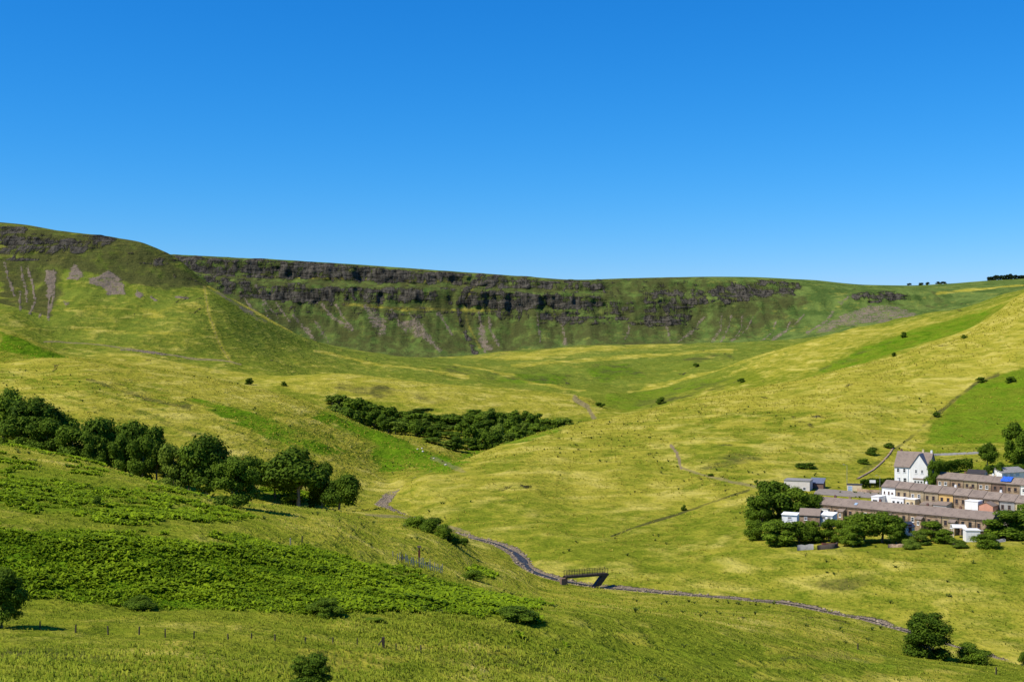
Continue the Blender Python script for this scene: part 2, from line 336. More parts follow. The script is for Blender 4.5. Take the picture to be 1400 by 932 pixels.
poly('dry', .35, [(1250,610),(1400,606),(1400,655),(1290,645)], 4, 400, 600)
poly('fern', .35, [(1295,640),(1340,630),(1400,632),(1400,650),(1300,650)], 4, 400, 600)
poly('dry', .1, [(640,520),(760,500),(880,495),(1000,500),(1040,515),(940,540),(860,560),(830,550),(800,530),(700,525)], 7, 900, 1480)
poly('fern', .65, [(660,518),(720,508),(780,512),(760,525),(700,524)], 5, 960, 1480); poly('fern', .6, [(790,505),(860,500),(880,515),(820,520)], 5, 960, 1480)
poly('fern', .5, [(810,555),(830,545),(900,530),(960,520),(1000,520),(900,545),(860,562)], 4, 900, 1480)
poly('heath', .5, [(930,490),(1000,484),(1010,490),(950,496)], 3, 1100, 1480); poly('heath', .4, [(560,500),(640,505),(670,518),(600,512)], 3, 1000, 1480)
poly('heath', .42, [(655,515),(720,506),(785,511),(760,526),(690,523)], 4, 960, 1480); poly('heath', .42, [(790,503),(860,498),(885,514),(820,519)], 4, 960, 1480); poly('heath', .40, [(860,552),(940,528),(1000,518),(1010,524),(930,548),(870,562)], 4, 900, 1480)
stroke('dry', .8, [(620,500),(700,514),(760,530),(800,536)], 2, 950, 1480); stroke('dry', .8, [(430,480),(520,498),(640,514)], 2, 950, 1480)
stroke('dry', .7, [(700,500),(800,492),(900,486),(1000,480)], 2.5, 1100, 1480); stroke('dry', .7, [(860,535),(960,512),(1040,490),(1120,468),(1200,452),(1270,436)], 3, 900, 1300)
poly('dry', .7, [(1000,510),(1060,482),(1175,450),(1240,440),(1180,462),(1080,500)], 5, 1000, 1300)
# --- near hill
poly('fern', 1.0, [(-80,712),(0,717),(120,722),(250,736),(330,735),(420,752),(500,776),(600,801),(690,822),(742,838),(742,853),(600,843),(440,846),(250,833),(150,827),(0,822),(-80,818)], 11, 105, 205, 1.5)
poly('fern', .50, [(0,626),(60,634),(150,658),(240,672),(330,708),(300,716),(200,704),(100,694),(0,692)], 14, 150, 310, 2.2)
poly('dry', .2, [(0,620),(150,650),(330,700),(420,740),(300,735),(0,715)], 14, 150, 310)
poly('fern', .8, [(150,690),(240,695),(310,712),(260,712)], 7, 150, 310)
poly('fern', .8, [(-20,596),(20,590),(80,605),(120,628),(180,640),(120,640),(60,625),(0,610)], 6, 300, 430)
poly('fern', .85, [(345,672),(400,664),(460,676),(500,692),(440,694),(400,688)], 5, 320, 430)
poly('dry', .85, [(0,611),(100,630),(210,658),(300,686),(250,690),(150,660),(0,622)], 4, 250, 310, op=.7)
poly('dry', .7, [(400,700),(540,715),(690,770),(770,800),(900,822),(1050,838),(1230,875),(1150,880),(900,840),(740,825),(600,790),(480,745),(380,722)], 10, 170, 380)
poly('fern', .6, [(620,765),(660,775),(690,790),(650,785)], 4, 200, 330); poly('fern', .5, [(800,808),(850,812),(845,820),(805,816)], 4, 200, 330)
poly('fern', .42, [(700,870),(850,865),(1000,880),(1150,885),(1260,905),(1200,932),(1000,925),(800,905),(700,895)], 14, 100, 230)
poly('dry', .15, [(560,870),(850,862),(1100,885),(1300,915),(1200,940),(900,930),(600,900)], 14, 100, 230)
poly('heath', .4, [(400,880),(600,890),(900,915),(900,932),(600,915),(420,900)], 14, 60, 170)
poly('fern', .6, [(180,620),(260,640),(280,660),(210,650)], 5, 290, 430)
for k in range(46):
    a = RNG.uniform(-40, 1300); b = RNG.uniform(858, 932) if a < 900 else RNG.uniform(885, 932); w = RNG.uniform(40, 160)
    stroke(['dry', 'dry', 'heath'][k % 3], [.9, .05, .5][k % 3], [(a, b), (a + w * .5, b + w * .02 + RNG.uniform(-3, 3)), (a + w, b + .06 * w)], RNG.uniform(3, 8), 60, 230, 1.3, .75)
# --- crags, scree and bare ground
poly('rock', .9, [(-60,306),(0,309),(60,315),(130,323),(160,331),(150,345),(80,352),(0,350),(-60,345)], 7, 1040, 1140, 1.6)
poly('rock', .6, [(170,345),(250,362),(285,392),(250,392),(200,365)], 8, 1040, 1140, 1.6)
poly('heath', .75, [(-80,300),(0,305),(185,327),(245,354),(290,395),(200,372),(80,352),(-80,350)], 6, 1030, 1400)
poly('heath', .8, [(0,340),(80,352),(160,345),(240,358),(280,390),(230,400),(160,385),(85,362),(80,410),(60,455),(0,445)], 8, 960, 1140)
for pg in ([(103,360),(118,376),(108,383),(89,381)], [(120,379),(136,374),(148,367),(170,386),(171,404),(145,405),(138,391),(122,387)], [(186,393),(198,400),(191,410),(182,402)], [(85,412),(98,418),(90,424)], [(60,365),(78,368),(72,400),(64,405)]):
    poly('scree', 1., pg, 3, 960, 1130, .8)
for st in ([(8,358),(18,400)], [(29,362),(36,412)], [(38,362),(48,410),(40,432)], [(25,395),(28,432)], [(75,368),(70,425)], [(66,400),(66,440)], [(205,405),(212,412)], [(55,430),(50,448)], [(240,405),(256,408)]):
    stroke('scree', .9, st, 2.0, 950, 1130)
stroke('scree', .8, [(165,476),(195,477),(228,481)], 2.6, 850, 960, 1.2); stroke('dirt', .6, [(60,465),(160,472),(260,484),(330,494)], 1.6, 830, 960)
stroke('dry', .65, [(90,427),(150,423),(200,425),(270,420)], 1.8, 950, 1100, 1.4, .7); stroke('dry', .6, [(100,448),(200,452),(300,462)], 2.0, 900, 1100)
stroke('dry', .8, [(279,391),(285,430),(300,468),(316,492)], 2.6, 850, 1150, .5); stroke('dirt', .55, [(279,391),(285,430),(300,468),(316,492)], 1.3, 850, 1150, .2)
poly('scree', .75, [(287,397),(301,399),(345,425),(380,447),(350,437),(315,415)], 4, 1040, 1230)
stroke('dry', 1., [(285,392),(310,402),(350,427),(400,455)], 2.0, 1100, 1250, .2)
# escarpment
poly('heath', .65, [(235,350),(1100,384),(1090,440),(1000,465),(560,492),(420,480),(330,430)], 14, 1600, 1860)
UP = dict(dmin=1700, dmax=1845)
poly('rock', 1., [(236,349),(340,354),(480,363),(560,369),(645,375),(640,389),(560,388),(440,383),(330,380),(250,368)], 3, 1780, 1850, 1.0)
poly('rock', .46, [(240,352),(640,380),(640,425),(560,440),(420,440),(320,410),(270,385)], 10, 1700, 1845, 1.6)
poly('rock', .5, [(640,380),(960,386),(960,440),(760,446),(640,440)], 10, 1680, 1845, 1.6)
poly('rock', 1., [(270,375),(340,387),(440,391),(555,398),(625,402),(560,416),(480,416),(400,414),(310,402)], 4, 1700, 1800, 1.6)
poly('rock', 1., [(655,375),(740,380),(830,386),(826,400),(740,397),(650,393)], 5, 1790, 1850, 1.2)
poly('rock', 1., [(640,398),(740,402),(828,406),(826,420),(760,424),(690,422),(635,424)], 3, 1700, 1800, 1.4)
poly('rock', .9, [(855,404),(925,398),(1000,386),(1095,384),(1102,398),(1030,408),(930,424),(870,416)], 5, 1700, 1860, 2.0)
poly('rock', .9, [(735,430),(800,428),(900,432),(950,430),(940,446),(850,444),(760,446)], 4, 1640, 1775, 2.2)
poly('rock', 1., [(1166,402),(1185,399),(1215,399),(1240,404),(1245,410),(1200,414),(1168,410)], 3, 1700, 1800, 1.2)
stroke('rock', .9, [(656,375),(640,395),(626,418),(632,450),(650,482)], 4, 1640, 1850, .5)
stroke('dry', .8, [(660,377),(646,397),(634,418),(640,446),(656,476)], 1.5, 1640, 1850)
stroke('dry', .8, [(350,378),(450,381),(620,386)], 1.3, 1750, 1830); stroke('dry', .8, [(470,418),(560,424),(680,426)], 2.0, 1700, 1780)
scr = [(350,390,30,45),(372,400,26,42),(360,415,20,35),(440,418,40,32),(460,418,22,30),(500,420,26,34),(512,424,14,24),(535,425,20,30),(560,430,24,28),(575,446,26,34),(600,430,18,30),(655,430,8,50),(668,432,14,40),(430,440,18,28),(400,430,30,36),(330,400,36,40)]
for (a, b, w, h) in scr: stroke('scree', .78, [(a, b), (a + w * .4 + RNG.uniform(-4, 4), b + h * .5), (a + w, b + h)], RNG.uniform(1.3, 2.6), 1600, 1790, 1.0)
poly('scree', .8, [(498,422),(515,424),(530,445),(520,455),(505,440)], 4, 1600, 1790, 1.6); poly('scree', .8, [(545,445),(575,440),(590,460),(600,475),(570,462)], 4, 1600, 1790, 1.6)
poly('scree', .9, [(650,445),(662,448),(672,478),(655,476)], 3, 1600, 1790, 1.2)
for (a, b, w, h) in [(962,433,-36,34),(985,430,-10,36),(1000,432,-14,34),(1015,432,-16,34),(1030,430,-30,36),(735,430,4,36),(765,432,8,40),(912,425,4,40),(860,445,-4,18),(1080,440,-26,26),(1060,440,-20,26),(1100,430,-44,32),(1140,425,-36,30)]:
    stroke('scree', .7, [(a, b), (a + w * .35 + RNG.uniform(-4, 4), b + h * .5), (a + w, b + h)], RNG.uniform(1.1, 2.4), 1600, 1790, 1.0)
poly('scree', .72, [(1152,430),(1190,418),(1225,419),(1262,431),(1240,437),(1180,443),(1115,457),(1130,440)], 4, 1600, 1790, 1.4)
poly('scree', .8, [(1145,412),(1160,405),(1150,418)], 3, 1640, 1790)
poly('heath', .5, [(1270,395),(1285,405),(1296,420),(1285,418)], 4, 1640, 1990); poly('heath', .5, [(1190,412),(1300,420),(1320,424),(1240,420)], 4, 1640, 1800)
stroke('dry', .8, [(1280,402),(1330,397),(1400,391)], 2, 1740, 1900)
# tracks
stroke('dirt', .75, [(917,610),(926,622),(931,640)], 2.6, 360, 760, .6); stroke('dirt', .55, [(931,638),(960,648),(1000,658),(1030,665),(1068,663)], 2.6, 380, 760, .5)
stroke('dry', 1., [(905,604),(930,603),(1000,606),(1050,612),(1110,622)], 2., 380, 760, .3)
stroke('dirt', .62, [(786,546),(803,556),(812,572)], 5, 840, 970, .8)
stroke('dirt', .55, [(500,704),(540,706),(575,711)], 3, 350, 420, .5); stroke('dirt', .6, [(640,728),(620,722),(598,716)], 4, 350, 420, .6)
stroke('heath', .8, [(835,733),(880,716),(930,702),(975,686),(1025,670)], 1.6, 320, 500, .5)
stroke('heath', .4, [(180,556),(250,588),(320,612)], 3.5, 430, 690, .9); stroke('dirt', .3, [(180,556),(250,588),(320,612)], 2.5, 430, 690, .9)
stroke('heath', .6, [(120,520),(200,545),(260,560)], 2.5, 430, 690, 1.2); stroke('dirt', .5, [(590,627),(612,634),(640,645)], 4, 500, 700, .8)
stroke('dirt', .4, [(1100,632),(1125,645),(1135,655)], 1.5, 380, 560)
stroke('heath', .6, [(1175,646),(1205,628),(1235,605),(1280,566),(1340,520),(1365,512)], 3, 420, 800, .6)
for k in range(60):
    a = RNG.uniform(0, 420); b = 500 + a * .1 + RNG.uniform(0, 70); w = RNG.uniform(20, 70)
    stroke('dry', RNG.choice([.25, .3, 1., 1.]), [(a, b), (a + w, b + .28 * w)], RNG.uniform(1.5, 3.5), 430, 690, op=.7)
# stony stream bed
bed = sstep(3.0, 1.8, RD * (1 + .3 * NZA) * np.where((Y < 290) & (X > 20), 1.45, 1.0)) * (1 - .75 * sstep(455, 490, Y)); L['scree'] = np.maximum(L['scree'], bed); 
for k in ('fern', 'dirt', 'heath'): L[k] *= (1 - bed)
# crag relief: buttresses and clefts cut into the rock
rk = L['rock']; fy = sstep(900, 1000, Y)
esc = sstep(18.6, 19.4, BAND) * (1 - sstep(23.2, 24.2, BAND)); lh = sstep(15.5, 16.5, BAND) * (1 - sstep(17.2, 17.8, BAND)) * sstep(300, 150, PX)
Y += (esc + lh) * (9.0 * fbm(X / 38.0 + Z / 90.0, Z / 160.0, 36, 4) + 4.0 * fbm(X / 11.0, Z / 45.0, 37, 3))
Y += rk * fy * (7.0 * fbm(X / 16.0, Z / 40.0, 31, 4) + 3.0 * fbm(X / 9.0, Z / 5.0, 32, 3))
Z += rk * fy * 2.0 * fbm(X / 14.0, Y / 9.0, 33, 3)
Z += L['scree'] * fy * 0.8 * fbm(X / 5.0, Y / 5.0, 34, 2)
Z += np.clip(L['fern'], 0, 1) * (1 - fy) * 0.35 * fbm(X / 2.2, Y / 2.2, 35, 2)

# ------------------------------------------------------------------ materials
def new_mat(name):
    m = bpy.data.materials.new(name); m.use_nodes = True; nt = m.node_tree; nt.nodes.clear()
    out = nt.nodes.new('ShaderNodeOutputMaterial'); return m, nt, out
class NT:
    def __init__(s, nt): s.t = nt; s.pos = nt.nodes.new('ShaderNodeNewGeometry').outputs['Position']
    def n(s, k): return s.t.nodes.new(k)
    def put(s, sock, v):
        if isinstance(v, bpy.types.NodeSocket): s.t.links.new(v, sock)
        else: sock.default_value = v
    def noise(s, sc, detail=3.0, vec=None, rough=0.55, dist=0.0):
        a = s.n('ShaderNodeTexNoise'); s.put(a.inputs['Vector'], vec if vec is not None else s.pos)
        a.inputs['Scale'].default_value = sc; a.inputs['Detail'].default_value = detail; a.inputs['Roughness'].default_value = rough; a.inputs['Distortion'].default_value = dist
        return a.outputs['Fac']
    def vmul(s, v, c):
        a = s.n('ShaderNodeVectorMath'); a.operation = 'MULTIPLY'; s.put(a.inputs[0], v); a.inputs[1].default_value = c; return a.outputs[0]
    def m(s, op, a, b=0.0, c=0.0, clamp=False):
        x = s.n('ShaderNodeMath'); x.operation = op; x.use_clamp = clamp
        s.put(x.inputs[0], a); s.put(x.inputs[1], b)
        if op in ('MULTIPLY_ADD',): s.put(x.inputs[2], c)
        return x.outputs[0]
    def ss(s, v, a, b):
        x = s.n('ShaderNodeMapRange'); x.interpolation_type = 'SMOOTHSTEP'; s.put(x.inputs['Value'], v); s.put(x.inputs['From Min'], a); s.put(x.inputs['From Max'], b); return x.outputs['Result']
    def mix(s, f, a, b):
        x = s.n('ShaderNodeMix'); x.data_type = 'RGBA'; s.put(x.inputs['Factor'], f)
        for k, v in ((6, a), (7, b)): s.put(x.inputs[k], v if isinstance(v, bpy.types.NodeSocket) else (*v, 1.0))
        return x.outputs[2]
    def attr(s, name):
        x = s.n('ShaderNodeAttribute'); x.attribute_name = name; return x
    def bsdf(s, col, rough=0.9, bump=None, spec=0.15, metal=0.0):
        p = s.n('ShaderNodeBsdfPrincipled'); s.put(p.inputs['Base Color'], col if isinstance(col, bpy.types.NodeSocket) else (*col, 1)); s.put(p.inputs['Roughness'], rough)
        p.inputs['Specular IOR Level'].default_value = spec; p.inputs['Metallic'].default_value = metal
        if bump is not None: s.t.links.new(bump, p.inputs['Normal'])
        return p.outputs[0]
    def bump(s, h, st, dist):
        b = s.n('ShaderNodeBump'); b.inputs['Strength'].default_value = st; b.inputs['Distance'].default_value = dist; s.t.links.new(h, b.inputs['Height']); return b.outputs[0]

def terrain_material():
    m, t, out = new_mat('moorland'); g = NT(t)
    a = g.n('ShaderNodeSeparateColor'); t.links.new(g.attr('cover_a').outputs['Color'], a.inputs[0])
    b = g.n('ShaderNodeSeparateColor'); t.links.new(g.attr('cover_b').outputs['Color'], b.inputs[0])
    dry, fern, rock = a.outputs; scree, dirt, heath = b.outputs
    cont = g.vmul(g.pos, (.05, .05, .42))                 # bands that follow the slope's contour lines
    nC = g.noise(1.0, 4.0, cont, .6, .6); nB = g.noise(.028, 4.0); nM = g.noise(.16, 4.0, None, .6); nS = g.noise(1.1, 4.0, None, .65); nX = g.noise(4.5, 3.0, None, .7)
    nF = g.noise(1.0, 3.0, g.vmul(g.pos, (.16, .16, 1.25)), .6, .5)
    f = g.m('MULTIPLY_ADD', g.m('SUBTRACT', nC, .5), 1.3, dry)
    f = g.m('MULTIPLY_ADD', g.m('SUBTRACT', nF, .5), .9, f)
    f = g.m('MULTIPLY_ADD', g.m('SUBTRACT', nB, .5), 1.0, f)
    f = g.m('MULTIPLY_ADD', g.m('SUBTRACT', nM, .5), 1.1, f)
    f = g.m('MULTIPLY_ADD', g.m('SUBTRACT', nS, .5), .9, f)
    f = g.ss(f, .10, 1.0)
    upl_haze = g.attr('upland_haze').outputs['Fac']  # bluish far grass; the slight haze of distance is put into its colour
    green = g.mix(g.ss(nS, .3, .7), C_GREEN[0], C_GREEN[1]); green = g.mix(g.ss(nM, .35, .75), green, C_GREEN[2])
    green = g.mix(upl_haze, green, g.mix(g.ss(g.noise(.035, 5.0, None, .62), .36, .64), (.050, .090, .022), (.120, .170, .040)))
    dryc = g.mix(g.ss(nX, .3, .7), C_DRY[0], C_DRY[1]); dryc = g.mix(g.ss(nC, .45, .75), dryc, C_DRY[2])
    col = g.mix(f, green, dryc)
    ff = g.ss(g.m('MULTIPLY_ADD', g.m('SUBTRACT', nC, .5), 1.3, g.m('MULTIPLY_ADD', g.m('SUBTRACT', nM, .5), 1.2, fern)), .2, 1.0)
    fc = g.mix(g.ss(g.m('ADD', g.m('MULTIPLY', nS, .5), g.m('MULTIPLY', g.noise(.09, 4.0, None, .65), .5)), .36, .64), C_FERN[0], C_FERN[1])
    col = g.mix(ff, col, fc)
    hf = g.m('MULTIPLY', g.ss(g.m('ADD', heath, g.m('MULTIPLY', g.m('SUBTRACT', g.noise(.05, 5.0, None, .68), .5), 2.2)), .25, .85), .85)
    hf = g.m('MULTIPLY', hf, g.ss(heath, .02, .2))
    col = g.mix(hf, col, g.mix(nS, (.040, .047, .014), (.085, .080, .028)))
    df = g.ss(g.m('ADD', dirt, g.m('MULTIPLY', g.m('SUBTRACT', nS, .5), .7)), .3, .75)
    col = g.mix(df, col, g.mix(nX, (.16, .125, .06), (.28, .215, .12)))
    st = g.noise(1.0, 5.0, g.vmul(g.pos, (.10, .10, .30)), .68, .3)
    st3 = g.noise(.45, 4.0, None, .7)
    sf = g.m('MULTIPLY_ADD', g.m('SUBTRACT', st3, .5), 2.0, g.m('MULTIPLY_ADD', g.m('SUBTRACT', st, .5), 1.8, g.m('MULTIPLY', scree, .92)))
    sf = g.m('MULTIPLY', g.ss(sf, .36, .85), g.ss(scree, .02, .25))
    sc = g.mix(g.ss(nX, .3, .7), (.110, .082, .052), (.300, .238, .168)); sc = g.mix(g.ss(nS, .4, .7), sc, (.17, .134, .098))
    col = g.mix(sf, col, sc)
    st2 = g.noise(1.0, 6.0, g.vmul(g.pos, (.075, .03, .035)), .7, .4); led = g.noise(1.0, 3.0, g.vmul(g.pos, (.010, .006, .13)), .6, .3)
    rf = g.ss(g.m('MULTIPLY_ADD', g.m('SUBTRACT', led, .5), 1.5, g.m('MULTIPLY_ADD', g.m('SUBTRACT', st2, .5), 2.6, g.m('MULTIPLY', rock, .76))), .48, .74)
    rn = g.m('ADD', g.m('MULTIPLY', g.noise(1.0, 5.0, g.vmul(g.pos, (.26, .12, .07)), .75), .6), g.m('MULTIPLY', g.noise(1.0, 4.0, g.vmul(g.pos, (.05, .05, .55)), .7), .4))
    rc = g.mix(g.ss(rn, .38, .62), (.015, .0145, .012), (.125, .110, .082))
    col = g.mix(rf, col, rc)
    h = g.m('ADD', g.m('MULTIPLY', nS, .5), g.m('MULTIPLY', nX, .16)); h = g.m('ADD', h, g.m('MULTIPLY', nM, 2.2)); h = g.m('ADD', h, g.m('MULTIPLY', nF, 1.5)); h = g.m('ADD', h, g.m('MULTIPLY', nC, 2.2))
    h = g.m('ADD', h, g.m('MULTIPLY', g.m('MULTIPLY', rn, rf), 7.0)); h = g.m('ADD', h, g.m('MULTIPLY', g.m('MULTIPLY', st, sf), 1.0))
    t.links.new(g.bsdf(col, .95, g.bump(h, .85, 1.0), .0), out.inputs[0]); return m
C_GREEN = [(.092, .124, .009), (.162, .192, .014), (.200, .214, .019)]
C_DRY = [(.265, .240, .022), (.360, .312, .042), (.465, .392, .085)]
C_FERN = [(.050, .112, .004), (.125, .215, .008)]

def foliage_material(name, c0, c1, transl=.30, rough=.7, up=0.0):
    m, t, out = new_mat(name); g = NT(t)
    geo = g.n('ShaderNodeNewGeometry'); oi = g.n('ShaderNodeObjectInfo')
    at_ = g.attr('tone')
    f = g.m('MULTIPLY_ADD', geo.outputs['Random Per Island'], .55, g.m('MULTIPLY', at_.outputs['Fac'], .45))
    f = g.m('ADD', f, g.m('MULTIPLY', g.m('SUBTRACT', oi.outputs['Random'], .5), .35), clamp=True)
    col = g.mix(f, c0, c1)
    nrm = None
    if up:      # soft blades: the fine fibres scatter light as a lawn does, so lean the shading normal towards the sky
        v = g.n('ShaderNodeVectorMath'); v.operation = 'MULTIPLY_ADD'; t.links.new(geo.outputs['Normal'], v.inputs[0]); v.inputs[1].default_value = (1 - up,) * 3; v.inputs[2].default_value = (0, 0, up)
        w = g.n('ShaderNodeVectorMath'); w.operation = 'NORMALIZE'; t.links.new(v.outputs[0], w.inputs[0]); nrm = w.outputs[0]
    p = g.bsdf(col, rough, nrm, .05); tr = g.n('ShaderNodeBsdfTranslucent'); t.links.new(col, tr.inputs[0])
    mx = g.n('ShaderNodeMixShader'); mx.inputs[0].default_value = transl; t.links.new(p, mx.inputs[1]); t.links.new(tr.outputs[0], mx.inputs[2])
    t.links.new(mx.outputs[0], out.inputs[0]); return m
def simple_mat(name, c0, c1=None, sc=2.0, rough=.8, spec=.2, bump=0.0, stretch=(1, 1, 1), metal=0.0):
    m, t, out = new_mat(name); g = NT(t)
    tc = g.n('ShaderNodeTexCoord').outputs['Object']; oi = g.n('ShaderNodeObjectInfo').outputs['Random']
    v = g.n('ShaderNodeVectorMath'); v.operation = 'MULTIPLY_ADD'; t.links.new(tc, v.inputs[0]); v.inputs[1].default_value = stretch
    cx = g.n('ShaderNodeCombineXYZ'); t.links.new(g.m('MULTIPLY', oi, 50.0), cx.inputs[0]); t.links.new(cx.outputs[0], v.inputs[2])
    n1 = g.noise(sc, 4.0, v.outputs[0], .65)
    if c1 is None: c1 = tuple(x * .75 for x in c0)
    f = g.m('ADD', g.ss(n1, .3, .7), g.m('MULTIPLY', g.m('SUBTRACT', oi, .5), .5), clamp=True)
    col = g.mix(f, c0, c1)
    t.links.new(g.bsdf(col, rough, g.bump(n1, bump, .1) if bump else None, spec, metal), out.inputs[0]); return m
def stone_wall_mat(name, c0, c1, c2):
    m, t, out = new_mat(name); g = NT(t); tc = g.n('ShaderNodeTexCoord').outputs['Object']
    v = g.n('ShaderNodeTexVoronoi'); t.links.new(g.vmul(tc, (2.2, 2.2, 4.0)), v.inputs['Vector']); v.inputs['Scale'].default_value = 1.0
    s = g.n('ShaderNodeSeparateColor'); t.links.new(v.outputs['Color'], s.inputs[0])
    col = g.mix(s.outputs[0], c0, c1); col = g.mix(g.ss(g.noise(.7, 4.0, tc), .45, .75), col, c2)
    t.links.new(g.bsdf(col, .92, g.bump(v.outputs['Distance'], .4, .05), .1), out.inputs[0]); return m
def slate_mat(name, c0, c1, c2):
    m, t, out = new_mat(name); g = NT(t); tc = g.n('ShaderNodeTexCoord').outputs['Object']; oi = g.n('ShaderNodeObjectInfo').outputs['Random']
    br = g.n('ShaderNodeTexBrick'); t.links.new(g.vmul(tc, (1, 1.15, 1)), br.inputs['Vector']); br.inputs['Scale'].default_value = 1.6; br.inputs['Mortar Size'].default_value = .02
    br.inputs['Color1'].default_value = (*c0, 1); br.inputs['Color2'].default_value = (*c1, 1); br.inputs['Mortar'].default_value = tuple(x * .5 for x in c0) + (1,)
    col = g.mix(g.m('MULTIPLY', oi, .7), br.outputs['Color'], c2)
    col = g.mix(g.ss(g.noise(.8, 4.0, tc), .45, .8), col, tuple(x * .75 for x in c2))
    t.links.new(g.bsdf(col, .75, None, .25), out.inputs[0]); return m
M = {}
M['terrain'] = terrain_material()
M['leaf_dark'] = foliage_material('dark_broadleaf', (.023, .052, .004), (.140, .215, .015))
M['leaf_mid'] = foliage_material('green_broadleaf', (.028, .066, .005), (.190, .275, .019))
M['leaf_light'] = foliage_material('light_broadleaf', (.065, .110, .010), (.190, .260, .028))
M['leaf_con'] = foliage_material('conifer_needles', (.010, .022, .007), (.028, .048, .014), .12)
M['bracken'] = foliage_material('bracken_fronds', (.060, .120, .003), (.330, .450, .014), .35, .7, .42)
M['tuft'] = foliage_material('grass_blades', (.105, .175, .007), (.400, .420, .042), .35, .8, .7)
M['tussock'] = foliage_material('tussock_grass', (.160, .180, .010), (.480, .420, .060), .3, .8, .7)
M['rush'] = foliage_material('rush_blades', (.045, .075, .010), (.110, .140, .022), .3, .7, .4)
M['bark'] = simple_mat('bark', (.13, .11, .085), (.24, .21, .17), 6, .95, .1, .5, (1, 1, .3))
M['stone'] = stone_wall_mat('rubble_stone', (.24, .162, .100), (.41, .30, .195), (.16, .108, .075))
M['stone_pale'] = stone_wall_mat('pale_rubble_stone', (.30, .235, .14), (.42, .33, .20), (.25, .19, .12))
M['slate'] = slate_mat('weathered_roof_tiles', (.250, .190, .143), (.320, .250, .190), (.200, .152, .118))
M['slate_and_shade'] = slate_mat('blue_slates_and_shade', (.13, .15, .20), (.17, .19, .25), (.12, .14, .19))  # real blue slates, also the shade colour of the white house's right side
M['white'] = simple_mat('white_render', (.80, .79, .76), (.70, .68, .63), 1.2, .85, .2, 0, (1, 1, .4))
M['cream'] = simple_mat('cream_render', (.66, .54, .33), (.58, .46, .27), 1.2, .85)
M['yellow'] = simple_mat('yellow_render', (.62, .40, .14), (.55, .34, .12), 1.2, .85)
M['pink'] = simple_mat('salmon_render', (.60, .30, .20), (.50, .25, .17), 1.2, .85)
M['pale'] = simple_mat('pale_pebbledash', (.64, .58, .52), (.54, .49, .43), 1.2, .9)
M['grey'] = simple_mat('grey_render', (.36, .345, .32), (.29, .28, .26), 1.2, .9)
M['brown'] = simple_mat('brown_render', (.19, .12, .085), (.14, .09, .07), 1.5, .9)
M['frame'] = simple_mat('white_window_frame', (.78, .78, .76), (.70, .70, .68), 3, .5, .4)
M['glass'] = simple_mat('dark_window_glass', (.018, .022, .028), (.035, .040, .048), 1, .08, .5)
M['door'] = simple_mat('painted_door', (.06, .045, .04), (.12, .03, .03), .3, .5, .4)
M['brick'] = simple_mat('chimney_brick', (.20, .10, .07), (.13, .07, .055), 4, .9)
M['pot'] = simple_mat('clay_pot', (.45, .30, .19), (.38, .25, .17), 4, .9)
M['metal_dark'] = simple_mat('dark_painted_metal', (.030, .026, .024), (.050, .040, .034), 3, .6, .4)
M['concrete'] = simple_mat('weathered_concrete', (.30, .285, .26), (.21, .20, .18), 1.5, .95, .1, .2)
M['wood_grey'] = simple_mat('silvered_wood', (.62, .51, .36), (.46, .38, .27), 5, .9, .1, .2, (1, 1, .2))
M['wood_dark'] = simple_mat('dark_weathered_wood', (.050, .038, .028), (.095, .075, .055), 5, .9, .1, .2, (1, 1, .2))
M['wood_red'] = simple_mat('red_brown_wood', (.20, .055, .03), (.14, .045, .03), 5, .8)
M['asphalt'] = simple_mat('worn_tarmac', (.25, .21, .165), (.18, .15, .118), .6, .9, .15)
M['pave'] = simple_mat('yard_paving', (.36, .29, .20), (.25, .20, .14), .8, .9, .15)
M['navy'] = simple_mat('navy_paint', (.035, .05, .085), (.03, .04, .065), 2, .6)
M['blue'] = simple_mat('blue_tarpaulin', (.03, .09, .42), (.04, .13, .50), 3, .45, .4, .4)
M['bluegrey'] = simple_mat('pale_blue_panel', (.34, .45, .55), (.26, .36, .46), 2, .35, .5)
M['water'] = simple_mat('stream_water', (.024, .022, .020), (.060, .050, .038), .9, .45, .10, .5)
M['stones'] = simple_mat('river_boulders', (.36, .285, .195), (.14, .105, .07), 1.2, .9, .15, .3)
M['flower'] = simple_mat('white_blossom', (.80, .78, .74), (.70, .68, .60), 3, .8)

# ------------------------------------------------------------------ the ground sheet
idx = np.arange(NR * NC).reshape(NR, NC)
quads = np.stack([idx[:-1, :-1].ravel(), idx[:-1, 1:].ravel(), idx[1:, 1:].ravel(), idx[1:, :-1].ravel()], 1)
me = np_mesh('terrain', np.stack([X, Y, Z], 1), quads, M['terrain'], True)
color_attr(me, 'cover_a', np.stack([L['dry'], L['fern'], L['rock']], 1)); ua = me.attributes.new('upland_haze', 'FLOAT', 'POINT'); ua.data.foreach_set('value', np.interp(BAND, [13, 15, 18, 19.5, 26], [0, .25, .45, .9, .9]).astype(np.float32))
color_attr(me, 'cover_b', np.stack([L['scree'], L['dirt'], L['heath']], 1))
terrain = tag(link('terrain', me), kind='structure')

